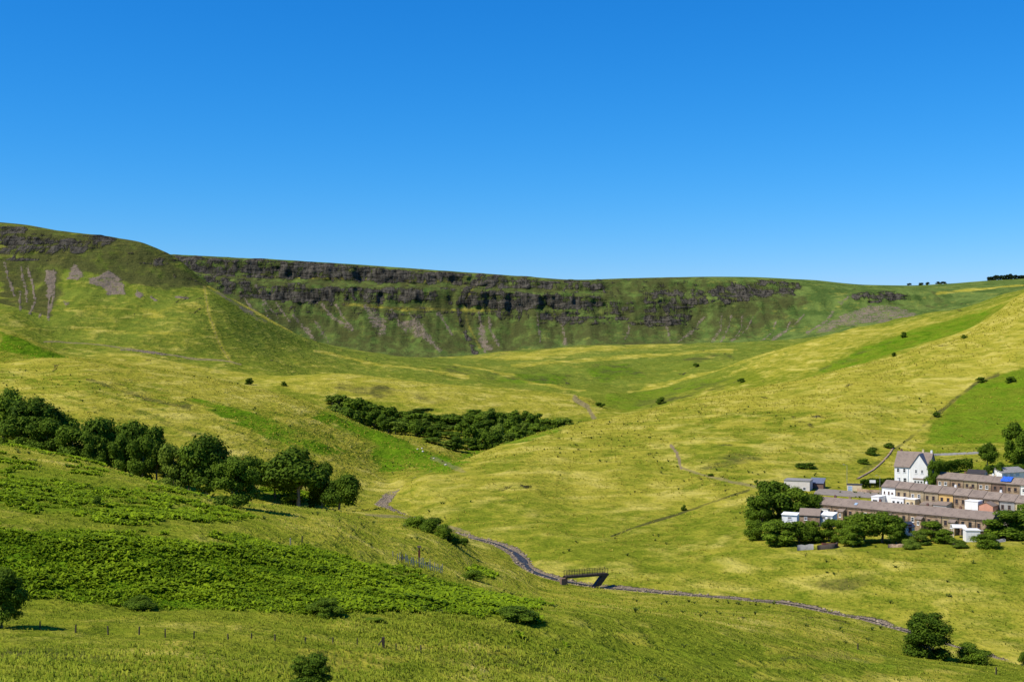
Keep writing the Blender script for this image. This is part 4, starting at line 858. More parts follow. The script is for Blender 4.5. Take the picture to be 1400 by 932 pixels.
def terrace_house(pos, rz, Lx, dep, wall_h, rise, wall, o):
    r = empty('terraced_house', pos, rz, o['label'], 'house', o['group'])
    w = MB(); a = .006; yf, yb = -dep/2, dep/2
    w.prism([(yf, -3.0), (yf, wall_h), (0, wall_h + rise), (yb, wall_h), (yb, -3.0)], a, Lx - a)
    part(w, 'wall', wall, r)
    rf = part(roof_mb(a, Lx - a, yf, yb, wall_h + .01, rise), 'roof', 'slate', r)
    if o.get('chim'): chimney(rf, Lx - .75, .2, wall_h + rise + .05, 2, o['chim'])
    if o.get('skylight'): 
        k = rise / (dep/2); y0 = yf * .62; z0 = wall_h + rise + k * y0
        b = MB().add([(Lx*.5 - .4, y0 - .5, z0 - .5*k + .19), (Lx*.5 + .4, y0 - .5, z0 - .5*k + .19), (Lx*.5 + .4, y0 + .5, z0 + .5*k + .19), (Lx*.5 - .4, y0 + .5, z0 + .5*k + .19),
                      (Lx*.5 - .4, y0 - .5, z0 - .5*k + .25), (Lx*.5 + .4, y0 - .5, z0 - .5*k + .25), (Lx*.5 + .4, y0 + .5, z0 + .5*k + .25), (Lx*.5 - .4, y0 + .5, z0 + .5*k + .25)],
                     [(0,3,2,1),(4,5,6,7),(0,1,5,4),(1,2,6,5),(2,3,7,6),(3,0,4,7)])
        part(b, 'skylight', 'bluegrey', rf)
    g = MB().box(a, Lx - a, yf - .34, yf - .23, wall_h - .26, wall_h - .14); part(g, 'gutter', 'metal_dark', r)
    d = MB().box(.10, .20, yf - .12, yf - .02, -2.0, wall_h - .2); part(d, 'downpipe', 'metal_dark', r)
    for (x, z, ww, hh) in o.get('win', []): window(r, x, yf, z, ww, hh, frame=o.get('frm', 'frame'))
    if o.get('door'): 
        x = o['door']; dd = part(MB().box(x - .45, x + .45, yf - .06, yf, 0, 2.05), 'door', 'door', r)
        part(MB().box(x + .28, x + .34, yf - .12, yf - .06, .95, 1.1), 'handle', 'metal_dark', dd)
    if o.get('wing'):       # rear wing under the eaves, projecting towards the garden
        (x0, x1, dp, hh, wm, kind) = o['wing']
        b = MB(); 
        if kind == 'lean': b.prism([(yf - dp, -2.5), (yf - dp, hh - .5), (yf - .003, hh), (yf - .003, -2.5)], x0, x1)
        elif kind == 'gable': b.prism([(x0, -2.5), (x0, hh - .9), ((x0 + x1)/2, hh), (x1, hh - .9), (x1, -2.5)], yf - dp, yf - .003, 'y')
        else: b.box(x0, x1, yf - dp, yf - .003, -2.5, hh)
        wg = part(b, 'rear_wing', wm, r)
        if kind == 'lean': part(MB().prism([(yf - dp - .2, hh - .58), (yf - .005, hh + .02), (yf - .005, hh + .12), (yf - dp - .2, hh - .46)], x0 - .1, x1 + .1), 'roof', 'slate', wg)
        elif kind == 'gable': 
            xm = (x0 + x1)/2; k = .9 / (xm - x0)
            part(MB().prism([(x0 - .2, hh - .9 - .2*k + .01), (xm, hh + .01), (x1 + .2, hh - .9 - .2*k + .01), (x1 + .2, hh - .78 - .2*k), (xm, hh + .13), (x0 - .2, hh - .78 - .2*k)], yf - dp - .15, yf - .005, 'y'), 'roof', 'slate', wg)
        else: part(MB().box(x0 - .1, x1 + .1, yf - dp - .1, yf - .005, hh, hh + .14), 'roof', o.get('flat', 'concrete'), wg)
        for (x, z, ww, hh2) in o.get('wwin', []): window(wg, x, yf - dp, z, ww, hh2, bars=False)
    return r
DIRV = np.array([.7547, -.6561]); ROT = math.atan2(-.6561, .7547)
def row(px0, ridge_py, D0, zslope, n, Lx, dep, wall_h, rise, specs):
    x0 = (px0 - CX) / F * D0; z0 = -(ridge_py - CY) / F * D0 - rise - wall_h
    for i in range(n):
        p = np.array([x0, D0]) + DIRV * Lx * i; sp = specs[i]
        terrace_house((p[0], p[1], z0 + zslope * Lx * i), ROT, Lx - .0, dep, wall_h, rise, sp['wall'], sp)
G1 = 'houses of the front stone terrace'; ORD = ['leftmost', 'second', 'third', 'fourth', 'fifth', 'sixth', 'seventh', 'eighth', 'ninth', 'tenth', 'eleventh', 'twelfth']
specs = []
for i in range(11):
    k = i % 3
    lb = ['brown stone terraced house with white framed porch, leftmost of the front row', 'brown stone terraced house, second from the left end of the front row', 'brown stone terraced house with white skylight, third from the left of the front row',
          'brown stone house half hidden by garden trees, fourth from the left of the front row', 'brown stone house behind the two tallest garden trees, fifth from left in front row', 'stone house with stacked dark windows right of the tallest garden trees, front row',
          'stone house directly behind the navy shed, seventh from the left of the front row', 'stone house with pale round topped window, fourth from the right end of the front row', 'stone house with pale panel wing, third from the right end of the front row',
          'brown stone house, last but one at the right end of the front row', 'end house of the front row showing its shaded gable to the right'][i]
    sp = dict(label=lb, group=G1, wall='stone' if i not in (3, 8) else ('stone_pale' if i == 8 else 'stone'), win=[(1.2, 3.0, .85, 1.25), (3.3, 3.05, .7, 1.15), (1.3, .5, .9, 1.3)], door=3.3)
    if i == 0: sp['win'] = [(.9, 2.9, .8, 1.5)]; sp['wing'] = (1.6, 3.9, 1.0, 4.3, 'white', 'flat'); sp['wwin'] = [(2.3, 2.9, .8, 1.1), (3.2, 2.9, .8, 1.1)]
    if i == 2: sp['skylight'] = True
    if i in (5, 9): sp['win'] = [(1.3, 3.1, .8, 1.3), (1.3, .9, .8, 1.4), (3.2, 3.1, .8, 1.3), (3.2, .9, .8, 1.4)]; sp['door'] = None
    if i in (1, 4, 6, 8): sp['wing'] = (2.5, 4.2, 1.6, 4.6, 'stone' if i != 8 else 'stone_pale', 'lean'); sp['win'] = sp['win'][:1] + sp['win'][2:]; sp['door'] = None; sp['wwin'] = [(3.4, 2.6, .6, 1.0)]
    if i in (0, 3): sp['chim'] = 'brick'
    if i == 10: sp['win'] = [(1.0, 3.1, .8, 1.2), (1.0, .6, .8, 1.4), (3.2, 2.9, .9, .9)]; sp['door'] = None
    sp['frm'] = ['frame', 'brown', 'brown', 'frame', 'brown', 'wood_dark', 'frame', 'brown', 'brown', 'wood_dark', 'brown'][i]
    if i in (1, 5, 6, 8, 10): sp['chim'] = 'stone' if i % 2 else 'brick'
    specs.append(sp)
row(1125, 679, 353, 0.0, 11, 4.46, 7.4, 5.4, 1.6, specs)
G2_ = 'houses of the middle terrace'; specs = []
walls = ['white', 'stone_pale', 'stone_pale', 'stone_pale', 'yellow', 'stone', 'stone', 'stone', 'grey', 'cream', 'cream', 'white', 'stone']
names = ['white rendered house with a white block garage, leftmost of the middle row', 'buff stone house with a flat white extension, second from the left of the middle row', 'buff stone house with pale framed bays, third from the left of the middle row', 'buff stone house with cream extension, left neighbour of the yellow house',
         'yellow rendered house in the middle row with a slate lean-to', 'stone house right of the yellow one in the middle row', 'stone house with tall flat topped white wing in the middle row', 'house with a salmon pink gabled wing in the middle row', 'grey rendered house right of the salmon pink wing', 'cream house next to the grey one in the middle row',
         'cream house at the right edge of the picture in the middle row']
for i in range(11):
    sp = dict(label=names[i], group=G2_, wall=walls[i], win=[(1.1, 3.4, .8, 1.2), (3.0, 3.4, .8, 1.2)])
    if i == 0: sp['win'] = [(1.0, 3.6, .45, .8), (2.4, 3.6, .45, .8), (3.5, 3.8, .5, .4)]; sp['wing'] = (-1.2, 1.3, 4.5, 3.0, 'white', 'flat'); sp['wwin'] = [(.05, 1.0, 1.6, 1.2)]; sp['flat'] = 'white'
    if i == 1: sp['wing'] = (.3, 4.2, 3.6, 3.2, 'white', 'flat'); sp['flat'] = 'white'; sp['wwin'] = [(1.1, 1.2, .9, 1.2), (2.5, 1.2, .9, 1.2), (3.6, .2, .6, 2.1)]
    if i == 2: sp['wing'] = (.2, 3.2, 3.4, 3.3, 'cream', 'flat'); sp['flat'] = 'white'; sp['wwin'] = [(1.0, 1.1, .9, 1.3), (2.3, 1.1, .9, 1.3)]
    if i == 3: sp['wing'] = (.4, 4.0, 3.8, 2.9, 'cream', 'lean'); sp['wwin'] = [(1.4, .9, .9, 1.1), (3.0, .9, .9, 1.1)]
    if i == 4: sp['wing'] = (.2, 4.2, 4.2, 3.4, 'grey', 'lean'); sp['wwin'] = [(1.2, .9, .7, .9)]; sp['chim'] = 'white'
    if i == 6: sp['wing'] = (.6, 4.4, 4.0, 5.0, 'white', 'flat'); sp['flat'] = 'white'; sp['wwin'] = [(1.7, 1.9, .75, .7), (3.2, 1.9, .75, .7)]; sp['win'] = []
    if i == 7: sp['wing'] = (.3, 4.3, 4.2, 5.2, 'pink', 'gable'); sp['wwin'] = [(1.0, 1.5, .8, .8), (2.6, 1.9, .8, .8), (3.6, .4, .6, 1.6)]; sp['win'] = []
    if i == 9: sp['wing'] = (1.5, 3.4, 3.0, 3.4, 'brown', 'lean')
    if i in (7,): sp['chim'] = 'white'
    sp['frm'] = ['brown', 'brown', 'frame', 'brown'][i % 4]
    if i in (0, 2, 5, 9): sp['chim'] = 'white' if i != 5 else 'brick'
    specs.append(sp)
row(1212, 656, 385, -.036, 11, 4.46, 7.4, 5.8, 1.6, specs)
G3_ = 'houses of the back terrace'; specs = []
names = ['brown stone house, leftmost of the back row behind the white gabled house', 'stone house with two small dark windows, second from the left of the back row', 'stone house in the back row left of the dark roofed block', 'stone house in the back row below the dark roofed block', 'brown house with red brick strip, left neighbour of the blue tarpaulin', 'house with a bright blue tarpaulin over its roof', 'white fronted house at the right edge of the back row', 'white rendered house cut by the right edge in the back row']
for i in range(8):
    sp = dict(label=names[i], group=G3_, wall=['stone', 'stone', 'stone_pale', 'stone', 'brown', 'stone', 'white', 'white'][i], win=[(1.2, 3.4, .9, 1.1), (3.1, 3.4, .9, 1.1)])
    if i in (1, 3, 6): sp['chim'] = 'white' if i == 3 else 'brick'
    sp['frm'] = ['frame', 'brown', 'brown'][i % 3]
    specs.append(sp)
row(1286, 645, 410, -.01, 8, 4.46, 7.2, 5.6, 1.6, specs)
# tarpaulin spread on one roof of the back row
x0 = (1286 - CX) / F * 410; p = np.array([x0, 410.0]) + DIRV * 4.46 * 4.6; z0 = -(645 - CY) / F * 410
t = empty('tarpaulin', (p[0], p[1], z0 - .2), ROT, 'crumpled bright blue tarpaulin on the back terrace roof', 'tarpaulin')
b = MB(); nx, ny = 9, 6; rr_ = random.Random(3); vv = []; ff = []
for i in range(nx):
    for k in range(ny):
        y_ = -3.0 * k / (ny - 1) - .3; vv.append((3.2 * i / (nx - 1) + rr_.uniform(-.15, .15), y_, y_ * 1.6 / 3.6 + .40 + rr_.uniform(0, .16)))
for i in range(nx - 1):
    for k in range(ny - 1): ff.append((i*ny + k, (i+1)*ny + k, (i+1)*ny + k + 1, i*ny + k + 1))
me_t = bpy.data.meshes.new('sheet'); me_t.from_pydata(vv, [], ff); me_t.materials.append(M['blue']); link('sheet', me_t, t)

# tall white house with a front gable
def white_house():
    D = 424; x = (1223 - CX) / F * D; zg = -50.8; rz = math.radians(-33)
    r = empty('gabled_house', (x, D, zg), rz, 'tall white rendered house with a front gable and brown roof above the terraces', 'house')
    L_, dep, wh, rise = 11.5, 9.0, 8.3, 4.6
    w = MB().prism([(0, -1.5), (0, wh), (dep/2, wh + rise), (dep, wh), (dep, -1.5)], 0, L_); part(w, 'wall', 'white', r)
    # right end slab proud of the render, the wall's blue shade put into its colour
    e = MB().prism([(.05, 1.5), (.05, wh), (dep/2, wh + rise - .05), (dep - .05, wh), (dep - .05, 1.5)], L_ + .002, L_ + .08); part(e, 'shade_blue_gable', 'slate_and_shade', r)
    rf = part(roof_mb(-.25, L_ + .25, 0, dep, wh + .01, rise, .35, .16), 'roof', 'slate', r)
    chimney(rf, 8.4, dep/2, wh + rise + .2, 2, 'cream'); chimney(rf, 11.2, dep/2, wh + rise + .1, 2, 'white'); chimney(rf, 1.0, dep/2 + .4, wh + rise + .1, 2, 'brick')
    # front gable wing
    gx0, gx1, gd, gh = 5.6, 11.4, 1.1, 4.3; xm = (gx0 + gx1)/2
    gw = part(MB().prism([(gx0, -1.5), (gx0, wh), (xm, wh + gh), (gx1, wh), (gx1, -1.5)], -gd, dep*.62, 'y'), 'front_gable', 'white', r)
    k = gh / (xm - gx0); o_ = .3
    part(MB().prism([(gx0 - o_, wh - o_*k + .01), (xm, wh + gh + .01), (gx1 + o_, wh - o_*k + .01), (gx1 + o_, wh - o_*k + .2), (xm, wh + gh + .2), (gx0 - o_, wh - o_*k + .2)], -gd - .25, dep*.63, 'y'), 'gable_roof', 'slate_and_shade', gw)  # blue of its shaded right slope is put into the roof colour
    for (xx, z, ww, hh) in [(xm - 1.0, 6.3, .7, 1.2), (xm + 1.0, 6.3, .7, 1.2)]: window(gw, xx, -gd, z, ww, hh)
    bay = part(MB().box(xm - 1.7, xm + 1.7, -gd - .8, -gd - .003, -1, 4.3), 'bay', 'white', gw); part(MB().box(xm - 1.85, xm + 1.85, -gd - .95, -gd - .005, 4.3, 4.65), 'bay_roof', 'slate', bay)
    for dx in (-1.0, 0, 1.0): window(bay, xm + dx, -gd - .8, 2.4, .8, 1.5)
    for (xx, z, ww, hh) in [(1.2, 6.2, .9, 1.4), (3.3, 6.2, .9, 1.4), (1.4, 2.9, 1.1, 1.5), (3.5, 2.8, 1.1, 1.6)]: window(r, xx, 0, z, ww, hh)
    dd = part(MB().box(3.0, 4.0, -.06, 0, 0, 2.3), 'door', 'door', r); part(MB().box(3.8, 3.87, -.12, -.06, 1.0, 1.15), 'handle', 'frame', dd)
    part(MB().box(4.6, 4.7, -.14, -.03, .5, wh), 'downpipe', 'bluegrey', r)
white_house()
def block(name, px, D, zb, rz, sx, sy, h, wall, roofm, label, cat, kind='flat', win=(), rise=1.2, door=None, pane='glass'):
    x = (px - CX) / F * D
    r = empty(name, (x, D, zb), rz, label, cat)
    if kind == 'flat':
        part(MB().box(0, sx, 0, sy, -1.5, h), 'wall', wall, r); part(MB().box(-.15, sx + .15, -.15, sy + .15, h + .002, h + .2), 'roof', roofm, r)
    elif kind == 'gable':
        part(MB().prism([(0, -1.5), (0, h), (sy/2, h + rise), (sy, h), (sy, -1.5)], 0, sx), 'wall', wall, r); part(roof_mb(-.15, sx + .15, 0, sy, h + .01, rise, .25, .12), 'roof', roofm, r)
    elif kind == 'mono':
        part(MB().prism([(0, -1.5), (0, h), (sy, h + rise), (sy, -1.5)], 0, sx), 'wall', wall, r); k = rise / sy
        part(MB().prism([(-.25, h - .25*k + .01), (sy + .2, h + rise + .2*k + .01), (sy + .2, h + rise + .2*k + .13), (-.25, h - .25*k + .13)], -.15, sx + .15), 'roof', roofm, r)
    for (a, z, ww, hh) in win: window(r, a, 0, z, ww, hh, pane=pane)
    if door is not None: 
        dd = part(MB().box(door - .5, door + .5, -.06, 0, 0, 2.1), 'door', 'door', r); part(MB().box(door + .3, door + .36, -.12, -.06, .95, 1.1), 'handle', 'frame', dd)
    return r
g_ = lambda px, D: gz((px - CX) / F * D, D)
D = 424; block('flat_roofed_building', 1072, D, -51.5, math.radians(-22), 8.6, 7.0, 4.0, 'pale', 'concrete', 'pale flat roofed building behind the tall dark village trees', 'building', win=[(6.8, 1.0, 1.0, 1.0)])
block('lean_to_shed', 1107, 428, -51.2, math.radians(-22), 4.6, 5.0, 2.4, 'brown', 'slate_and_shade', 'dark lean-to shed joined to the pale flat roofed building', 'shed', 'mono', rise=1.2, door=1.0)
block('bus_shelter', 1158, 424, -51.6, math.radians(-20), 4.8, 2.0, 2.7, 'cream', 'metal_dark', 'small road shelter with a pale blue glazed panel', 'shelter', win=[(1.0, .5, 1.5, 1.8)], pane='bluegrey')
D = 325; block('white_outbuilding', 1069, D, -(711-466)/F*D, ROT*.6, 3.9, 2.6, 1.5, 'white', 'white', 'low white outbuilding between the dark trees at the left of the village', 'shed', 'mono', rise=.3, win=[(2.0, .5, 1.1, .6)])
D = 328; block('stone_outbuilding', 1093, D, -(711-466)/F*D, ROT*.5, 5.2, 4.6, 1.5, 'stone', 'slate', 'grey roofed stone outbuilding beside the low white one', 'shed', 'gable', rise=1.4, win=[(1.6, .2, .8, .8)])
D = 327; block('conservatory', 1121, D, -(711-466)/F*D, ROT, 3.6, 2.6, 1.5, 'white', 'white', 'white lean-to conservatory before the left end of the front terrace', 'conservatory', 'mono', rise=.5, win=[(1.0, .3, 1.2, .9), (2.6, .3, 1.0, .9)])
D = 318; block('garden_shed', 1238, D, -(728-466)/F*D, math.radians(20), 2.8, 3.0, 1.5, 'white', 'navy', 'small garden shed with a navy pitched roof', 'shed', 'gable', rise=1.0, door=1.4)
D = 312; block('garden_shed', 1321, D, -(741-466)/F*D, math.radians(-6), 3.4, 3.2, 2.9, 'white', 'white', 'plain white box shaped garden shed with one small window', 'shed', 'flat', win=[(2.2, .9, .55, .5)])
D = 318; block('garage', 1338, D, -(739-466)/F*D, math.radians(-6), 4.6, 3.4, 2.4, 'brown', 'concrete', 'long low garage right of the white garden shed', 'garage', 'flat', win=[(1.6, .8, .7, .8)])
# awning on posts
D = 318; x = (1303 - CX) / F * D; z = -(732 - CY) / F * D
r = empty('garden_awning', (x, D, z), math.radians(-10), 'white canopy on posts in the yard left of the white garden shed', 'canopy')
part(MB().prism([(0, 2.0), (2.6, 2.5), (2.6, 2.58), (0, 2.08)], 0, 3.4), 'canopy', 'white', r)
for (a, c) in ((.1, .1), (3.3, .1), (.1, 2.5), (3.3, 2.5)): part(MB().box(a - .05, a + .05, c - .05, c + .05, -1.0, 2.0 + .19 * c), 'post', 'frame', r)
# dark roofed block behind the back terrace, cream shed beside it
D = 424; block('detached_house', 1322, D, -(656-466)/F*D, ROT*.8, 5.6, 5.0, 2.3, 'grey', 'metal_dark', 'small block with a black roof rising behind the back terrace', 'house', 'gable', rise=1.1, win=[(1.5, .6, .8, .9), (4.0, .6, .8, .9)])
block('low_shed', 1342, 424, -(656-466)/F*424, ROT*.6, 4.4, 3.0, 1.6, 'cream', 'cream', 'low cream shed right of the black roofed block', 'shed', 'flat', door=2.0)
D = 436; block('long_greenhouse', 1370, D, -(654-466)/F*D, math.radians(25), 12.0, 4.0, 1.9, 'white', 'concrete', 'long white framed building with a sloping pale roof at the right edge', 'greenhouse', 'mono', rise=1.3, win=[(1.8, .5, 1.8, 1.1), (4.6, .5, 1.8, 1.1), (7.4, .5, 1.8, 1.1)], pane='bluegrey')

# yard and road sheets of the village
def sheet(name, pts, mat, dz=.06, n=14):
    """patch between two polylines of picture bearings draped on the ground"""
    A, B = pts; A = np.array(A, float); B = np.array(B, float); ts = np.linspace(0, 1, n * 3); V = []; q = []
    ia = lambda P, k: np.interp(ts, np.linspace(0, 1, len(P)), P[:, k])
    a = np.stack([ia(A, 0), ia(A, 1)], 1); b = np.stack([ia(B, 0), ia(B, 1)], 1)
    for s_ in np.linspace(0, 1, n):
        p = a * (1 - s_) + b * s_; x = (p[:, 0] - CX) / F * p[:, 1]; V.append(np.stack([x, p[:, 1], ground_full(x, p[:, 1])[0] + dz], 1))
    V = np.concatenate(V); m_ = n * 3
    for i in range(n - 1):
        for k in range(m_ - 1): q.append((i*m_ + k, i*m_ + k + 1, (i+1)*m_ + k + 1, (i+1)*m_ + k))
    return tag(link(name, np_mesh(name, V, q, M[mat], True)), kind='structure')
sheet('road', ([(1112, 413), (1150, 409), (1190, 405), (1215, 404)], [(1118, 428), (1150, 424), (1190, 420), (1222, 418)]), 'asphalt', .10)
sheet('back_lane', ([(1122, 372), (1180, 362), (1260, 348), (1380, 332), (1460, 322)], [(1140, 396), (1200, 381), (1270, 366), (1390, 347), (1470, 337)]), 'pave', .14)
def wall_strip(name, pts, h, th, mat, label, cat='wall', capm=None, sink=.6):
    """masonry wall or hedge base following bearing/distance points on the ground"""
    P = np.array([((a - CX) / F * d, d) for (a, d) in pts]); P = resample(np.c_[P, P[:, :1]*0], 1.0)[:, :2]
    t = np.gradient(P, axis=0); t /= np.linalg.norm(t, axis=1)[:, None]; n = np.stack([-t[:, 1], t[:, 0]], 1)
    V = []; q = []
    zt = gsm(ground_full(P[:, 0], P[:, 1])[0], 2) if len(P) > 14 else ground_full(P[:, 0], P[:, 1])[0]
    for i in range(len(P)):
        hh = h * (1 + .12 * math.sin(i * 2.3) * math.sin(i * .7))
        for (s_, z_) in ((-.5, -sink), (-.5, hh), (.5, hh), (.5, -sink)): V.append((P[i, 0] + n[i, 0]*th*s_, P[i, 1] + n[i, 1]*th*s_, zt[i] + z_))
    for i in range(len(P) - 1):
        for k in range(3): a = i*4 + k; q.append((a, a + 1, a + 5, a + 4))
    q.append((0, 1, 2, 3)); e = (len(P) - 1) * 4; q.append((e + 3, e + 2, e + 1, e))
    o = link(name, np_mesh(name, V, q, M[mat])); return tag(o, label, cat)
wall_strip('garden_wall', [(1090, 309), (1117, 309)], 1.3, .4, 'concrete', 'short grey garden wall below the trees at the left of the village')
wall_strip('garden_wall', [(1117.5, 308.5), (1136, 309), (1146, 312)], 1.1, .4, 'wood_dark', 'dark garden wall continuing the grey one to the right')
wall_strip('garden_wall', [(1214, 307), (1244, 307)], .8, .4, 'stone', 'low stone garden wall at the foot of the big garden trees')
wall_strip('garden_wall', [(1302, 308), (1322, 308)], .7, .4, 'brown', 'low brown garden wall left of the white garden shed')
wall_strip('garden_wall', [(1358, 309), (1376, 311)], .7, .4, 'concrete', 'low pale garden wall right of the flowering bush')
wall_strip('yard_wall', [(1122, 397), (1150, 392), (1180, 386), (1203, 381)], 1.1, .4, 'stone', 'stone yard wall running behind the front terrace below the road')
wall_strip('road_wall', [(1168, 424), (1185, 420), (1205, 419), (1215, 422)], 1.0, .35, 'stone', 'curved low stone wall along the road by the hedge')
wall_strip('boundary_wall', [(1172, 452), (1198, 480), (1222, 520)], .3, .7, 'stone', 'tumbled stone boundary wall climbing from the road')
wall_strip('stone_wall', [(1246, 452), (1257, 470)], 1.0, .7, 'stone', 'piece of stone wall rising behind the roof of the white gabled house')
wall_strip('field_fence', [(1256, 500), (1290, 503), (1344, 503)], .9, .08, 'concrete', 'grey mesh fence line across the field above the village', 'fence')
# raised bed
D = 311; r = empty('raised_bed', ((1125 - CX)/F*D, D, g_(1125, D)), math.radians(-4), 'raised garden bed edged with red brown boards', 'planter')
part(MB().box(0, 3.8, 0, .12, -.3, .9).box(0, 3.8, 1.8, 1.92, -.3, .9).box(0, .12, .12, 1.8, -.3, .9).box(3.68, 3.8, .12, 1.8, -.3, .9), 'board', 'wood_red', r)
part(MB().box(.13, 3.67, .13, 1.79, -.3, .8), 'soil', 'wood_dark', r)
# hedges: leaf faces filling a long box
def hedge(pts, h, w, label, mat='leaf_dark', n=2600):
    P = np.array([((a - CX) / F * d, d) for (a, d) in pts]); Q = resample(np.c_[P, P[:, :1]*0], .5)[:, :2]; r = np.random.default_rng(len(label))
    k = r.integers(0, len(Q), n); zt = ground_full(Q[:, 0], Q[:, 1])[0]; u = r.uniform(0, 1, n); s_ = r.uniform(-1, 1, n)
    top = h * (1 + .12 * vnoise(k / 5.0, k * 0.0, 77)) * np.sqrt(1 - .5 * s_ ** 4); zz = top * (u ** .5)
    C_ = np.stack([Q[k, 0] + s_ * w/2 * .5 + r.normal(0, .15, n), Q[k, 1] + s_ * w/2 + r.normal(0, .15, n), zt[k] + zz], 1)
    N_ = r.normal(size=(n, 3)) + np.stack([0*s_, s_*.8, u], 1); N_ /= np.linalg.norm(N_, axis=1)[:, None]; A = np.cross(N_, r.normal(size=(n, 3))); A /= np.linalg.norm(A, axis=1)[:, None]; B = np.cross(N_, A); sz = .34 * r.uniform(.6, 1.2, n)[:, None]
    V = np.stack([C_ - A*sz, C_ - B*sz*.7, C_ + A*sz, C_ + B*sz*.7], 1)
    me_ = np_mesh('hedge', V.reshape(-1, 3), np.arange(n*4).reshape(n, 4), M[mat]); a = me_.attributes.new('tone', 'FLOAT', 'POINT'); a.data.foreach_set('value', np.repeat(r.uniform(.2, .8, n), 4).astype(np.float32))
    return tag(link('hedge', me_), label, 'hedge')
hedge([(1262, 452), (1285, 462), (1310, 472), (1329, 474)], 4.6, 3.4, 'long tall clipped dark hedge right of the white gabled house', n=5200)
hedge([(1178, 432), (1200, 436), (1224, 438)], 3.0, 2.2, 'dark hedge left of the white gabled house behind the road')
hedge([(1358, 431), (1380, 430), (1412, 430)], 2.8, 2.4, 'green hedge above the back terrace at the right edge', 'leaf_mid')
hedge([(1374, 470), (1400, 468)], 2.4, 2.4, 'small hedge on the lawn below the dark trees at the right edge')
# lamp posts and sign
def lamp(px, D, h, label):
    r = empty('street_lamp', ((px - CX)/F*D, D, g_(px, D)), 0, label, 'street lamp', 'street lamps')
    part(MB().tube((0, 0, -.3), (0, 0, h), .09, .05, 8), 'post', 'concrete', r); a = part(MB().tube((0, 0, h - .03), (-1.0, -.2, h + .25), .04, .035, 6), 'arm', 'concrete', r)
    part(MB().box(-1.5, -.9, -.32, -.08, h + .2, h + .34), 'lamp_head', 'grey', r)
lamp(1158, 430, 8.0, 'tall street lamp beside the road shelter'); lamp(1203, 416, 6.0, 'street lamp by the left end of the middle terrace')
D = 426; r = empty('road_sign', ((1193 - CX)/F*D, D, g_(1193, D)), math.radians(-15), 'blank white board on two posts in front of the hedge', 'sign')
part(MB().box(-1.0, 1.0, -.05, .05, 2.6, 3.6), 'board', 'white', r)
for a in (-.8, .8): part(MB().box(a - .05, a + .05, .055, .15, -.3, 3.5), 'post', 'metal_dark', r)

# ------------------------------------------------------------------ footbridge
def bridge():
    x0, y0, _ = at(775, 789, 293); z0 = -55.45; x1, y1, _ = at(831, 787, 297); L_ = math.hypot(x1 - x0, y1 - y0); rz = math.atan2(y1 - y0, x1 - x0)
    r = empty('footbridge', (x0, y0, z0), rz, 'dark steel footbridge with railings over the stony stream', 'footbridge')
    part(MB().box(0, L_, .0, 1.7, -.12, 0), 'deck', 'wood_dark', r)
    part(MB().box(-.3, L_ + .3, .03, .25, -.5, -.122), 'girder', 'metal_dark', r); part(MB().box(-.3, L_ + .3, 1.45, 1.67, -.5, -.122), 'girder', 'metal_dark', r)
    for yy in (.04, 1.62):
        rl = MB().box(0, L_, yy - .03, yy + .03, 1.12, 1.2).box(0, L_, yy - .025, yy + .025, .12, .18)
        n = 40
        for i in range(n + 1):
            if i % 5: a = L_ * i / n; rl.box(a - .014, a + .014, yy - .014, yy + .014, .18, 1.12)
        rr = part(rl, 'railing', 'metal_dark', r)
        for i in range(9): a = L_ * i / 8; part(MB().box(a - .05, a + .05, yy - .05, yy + .05, .002, 1.26), 'post', 'metal_dark', rr)
    part(MB().prism([(L_ - 3.5, -3.0), (L_ - 1.3, -.51), (L_ + .2, -.51), (L_ - 1.9, -3.0)], .2, 1.5, 'y'), 'abutment', 'metal_dark', r)  # sloping wall stands in shade; that shade is put into its dark colour
    part(MB().box(-1.2, .3, .3, 1.4, -2.6, -.51), 'abutment', 'brown', r)
bridge()
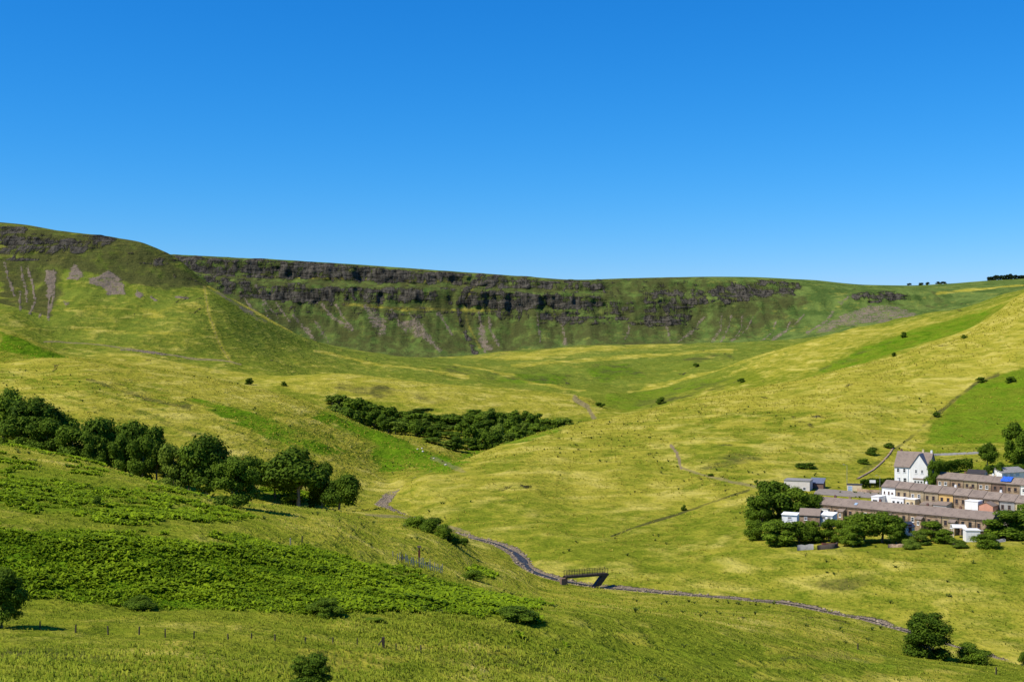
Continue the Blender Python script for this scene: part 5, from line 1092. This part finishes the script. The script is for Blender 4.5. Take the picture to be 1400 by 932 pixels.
# ------------------------------------------------------------------ timber pen with tall post, fence posts
def pen():
    x0, y0, z0 = hit(546, 774, 200); D = y0; x1 = (604 - CX) / F * (D + 3); L_ = x1 - x0
    r = empty('sheep_pen', (x0, y0, z0), math.atan2(3, L_), 'small pen of silvered leaning palings in the yellow grass', 'pen'); rr = random.Random(5)
    Lp = math.hypot(L_, 3)
    for i in range(24):
        if i in (9, 10, 14): continue
        a = Lp * i / 23; h = rr.uniform(1.1, 1.75); l = rr.uniform(-.22, .22); b = MB(); zz = gz(x0 + L_ * i / 23, y0 + 3.0 * i / 23) - z0
        b.add([(a - .06, -.02, zz - .3), (a + .06, -.02, zz - .3), (a + .06, .02, zz - .3), (a - .06, .02, zz - .3), (a - .05 + l, -.02, zz + h), (a + .05 + l, -.02, zz + h - .05), (a + .05 + l, .02, zz + h - .05), (a - .05 + l, .02, zz + h)],
              [(0,3,2,1),(4,5,6,7),(0,1,5,4),(1,2,6,5),(2,3,7,6),(3,0,4,7)])
        part(b, 'paling', 'wood_grey' if rr.random() < .8 else 'wood_dark', r)
    for i in range(10):
        a = Lp * i / 9; h = rr.uniform(1.0, 1.5); zz = gz(x0 + L_ * i / 9 - .8, y0 + 3.0 * i / 9 + 3.2) - z0
        part(MB().box(a - .06, a + .06, 3.2, 3.25, zz - .3, zz + h), 'paling', 'wood_grey', r)
    za = gz(x0, y0) - z0; zb = gz(x1, y0 + 3) - z0
    part(MB().prism([(0.1, za + .62), (Lp - .1, zb + .62), (Lp - .1, zb + .72), (0.1, za + .72)], .025, .07, 'y'), 'rail', 'wood_grey', r)
    x, y, z = hit(573, 774, 200)
    q = empty('tall_post', (x, y, z), .2, 'tall weathered post with a red brown board and dark cap beside the pen', 'post')
    h = 26 / F * y
    part(MB().box(-.11, .11, -.11, .11, -.4, h), 'post', 'wood_dark', q); part(MB().box(-.17, .17, -.16, -.112, h * .48, h * .86), 'board', 'wood_red', q); part(MB().prism([(-.35, h + .002), (0, h + .3), (.35, h + .002)], -.3, .3, 'x'), 'cap', 'wood_dark', q)
pen()
posts = [(55,861,9),(103,865,9),(148,868,10),(190,868,9),(226,872,10),(265,873,8),(312,874,6),(344,874,6),(376,877,8),(417,879,6),(455,880,7),(488,881,7),(542,889,7),(576,893,9)]
for i, (px, py, hp) in enumerate(posts):
    x, y, z = hit(px, py, 80); r = empty('fence_post', (x, y, z), RNG.uniform(0, 1), f'weathered fence post standing in the meadow grass, {ordn(i + 1)} from the left', 'fence post', 'fence posts across the meadow')
    h = (hp + 2) / F * y; l = RNG.uniform(-.06, .06)
    part(MB().add([(-.055,-.055,-.4),(.055,-.055,-.4),(.055,.055,-.4),(-.055,.055,-.4),(-.05+l,-.05,h),(.05+l,-.05,h-.03),(.05+l,.05,h),(-.05+l,.05,h+.02)], [(0,3,2,1),(4,5,6,7),(0,1,5,4),(1,2,6,5),(2,3,7,6),(3,0,4,7)]), 'post', 'wood_dark', r)
x, y, z = hit(524, 886, 80); r = empty('strainer_post', (x, y, z), 0, 'thick braced strainer post in the meadow fence line', 'fence post')
part(MB().box(-.13, .13, -.13, .13, -.4, 1.05), 'post', 'wood_dark', r); part(MB().tube((-.75, 0, -.1), (-.12, 0, .8), .06, .06, 6), 'brace', 'wood_dark', r)
for (px, py, hp, lb) in [(397,745,9,'grey stub post near the top of the bracken, left of two'), (413,741,8,'dark stub post near the top of the bracken, right of two'), (1173,888,8,'thin lone post in the meadow left of the foreground hawthorn'), (1362,922,10,'thin lone post in the grass at the bottom right'), (1035,668,8,'short dark post at the end of the stony path by the village trees')]:
    x, y, z = hit(px, py, 60); r = empty('lone_post', (x, y, z), .3, lb, 'post'); h = hp / F * y
    part(MB().box(-.08, .08, -.08, .08, -.4, h).box(-.075, .075, -.075, .075, h + .001, h + .03), 'post', 'wood_grey' if px == 397 else 'wood_dark', r)
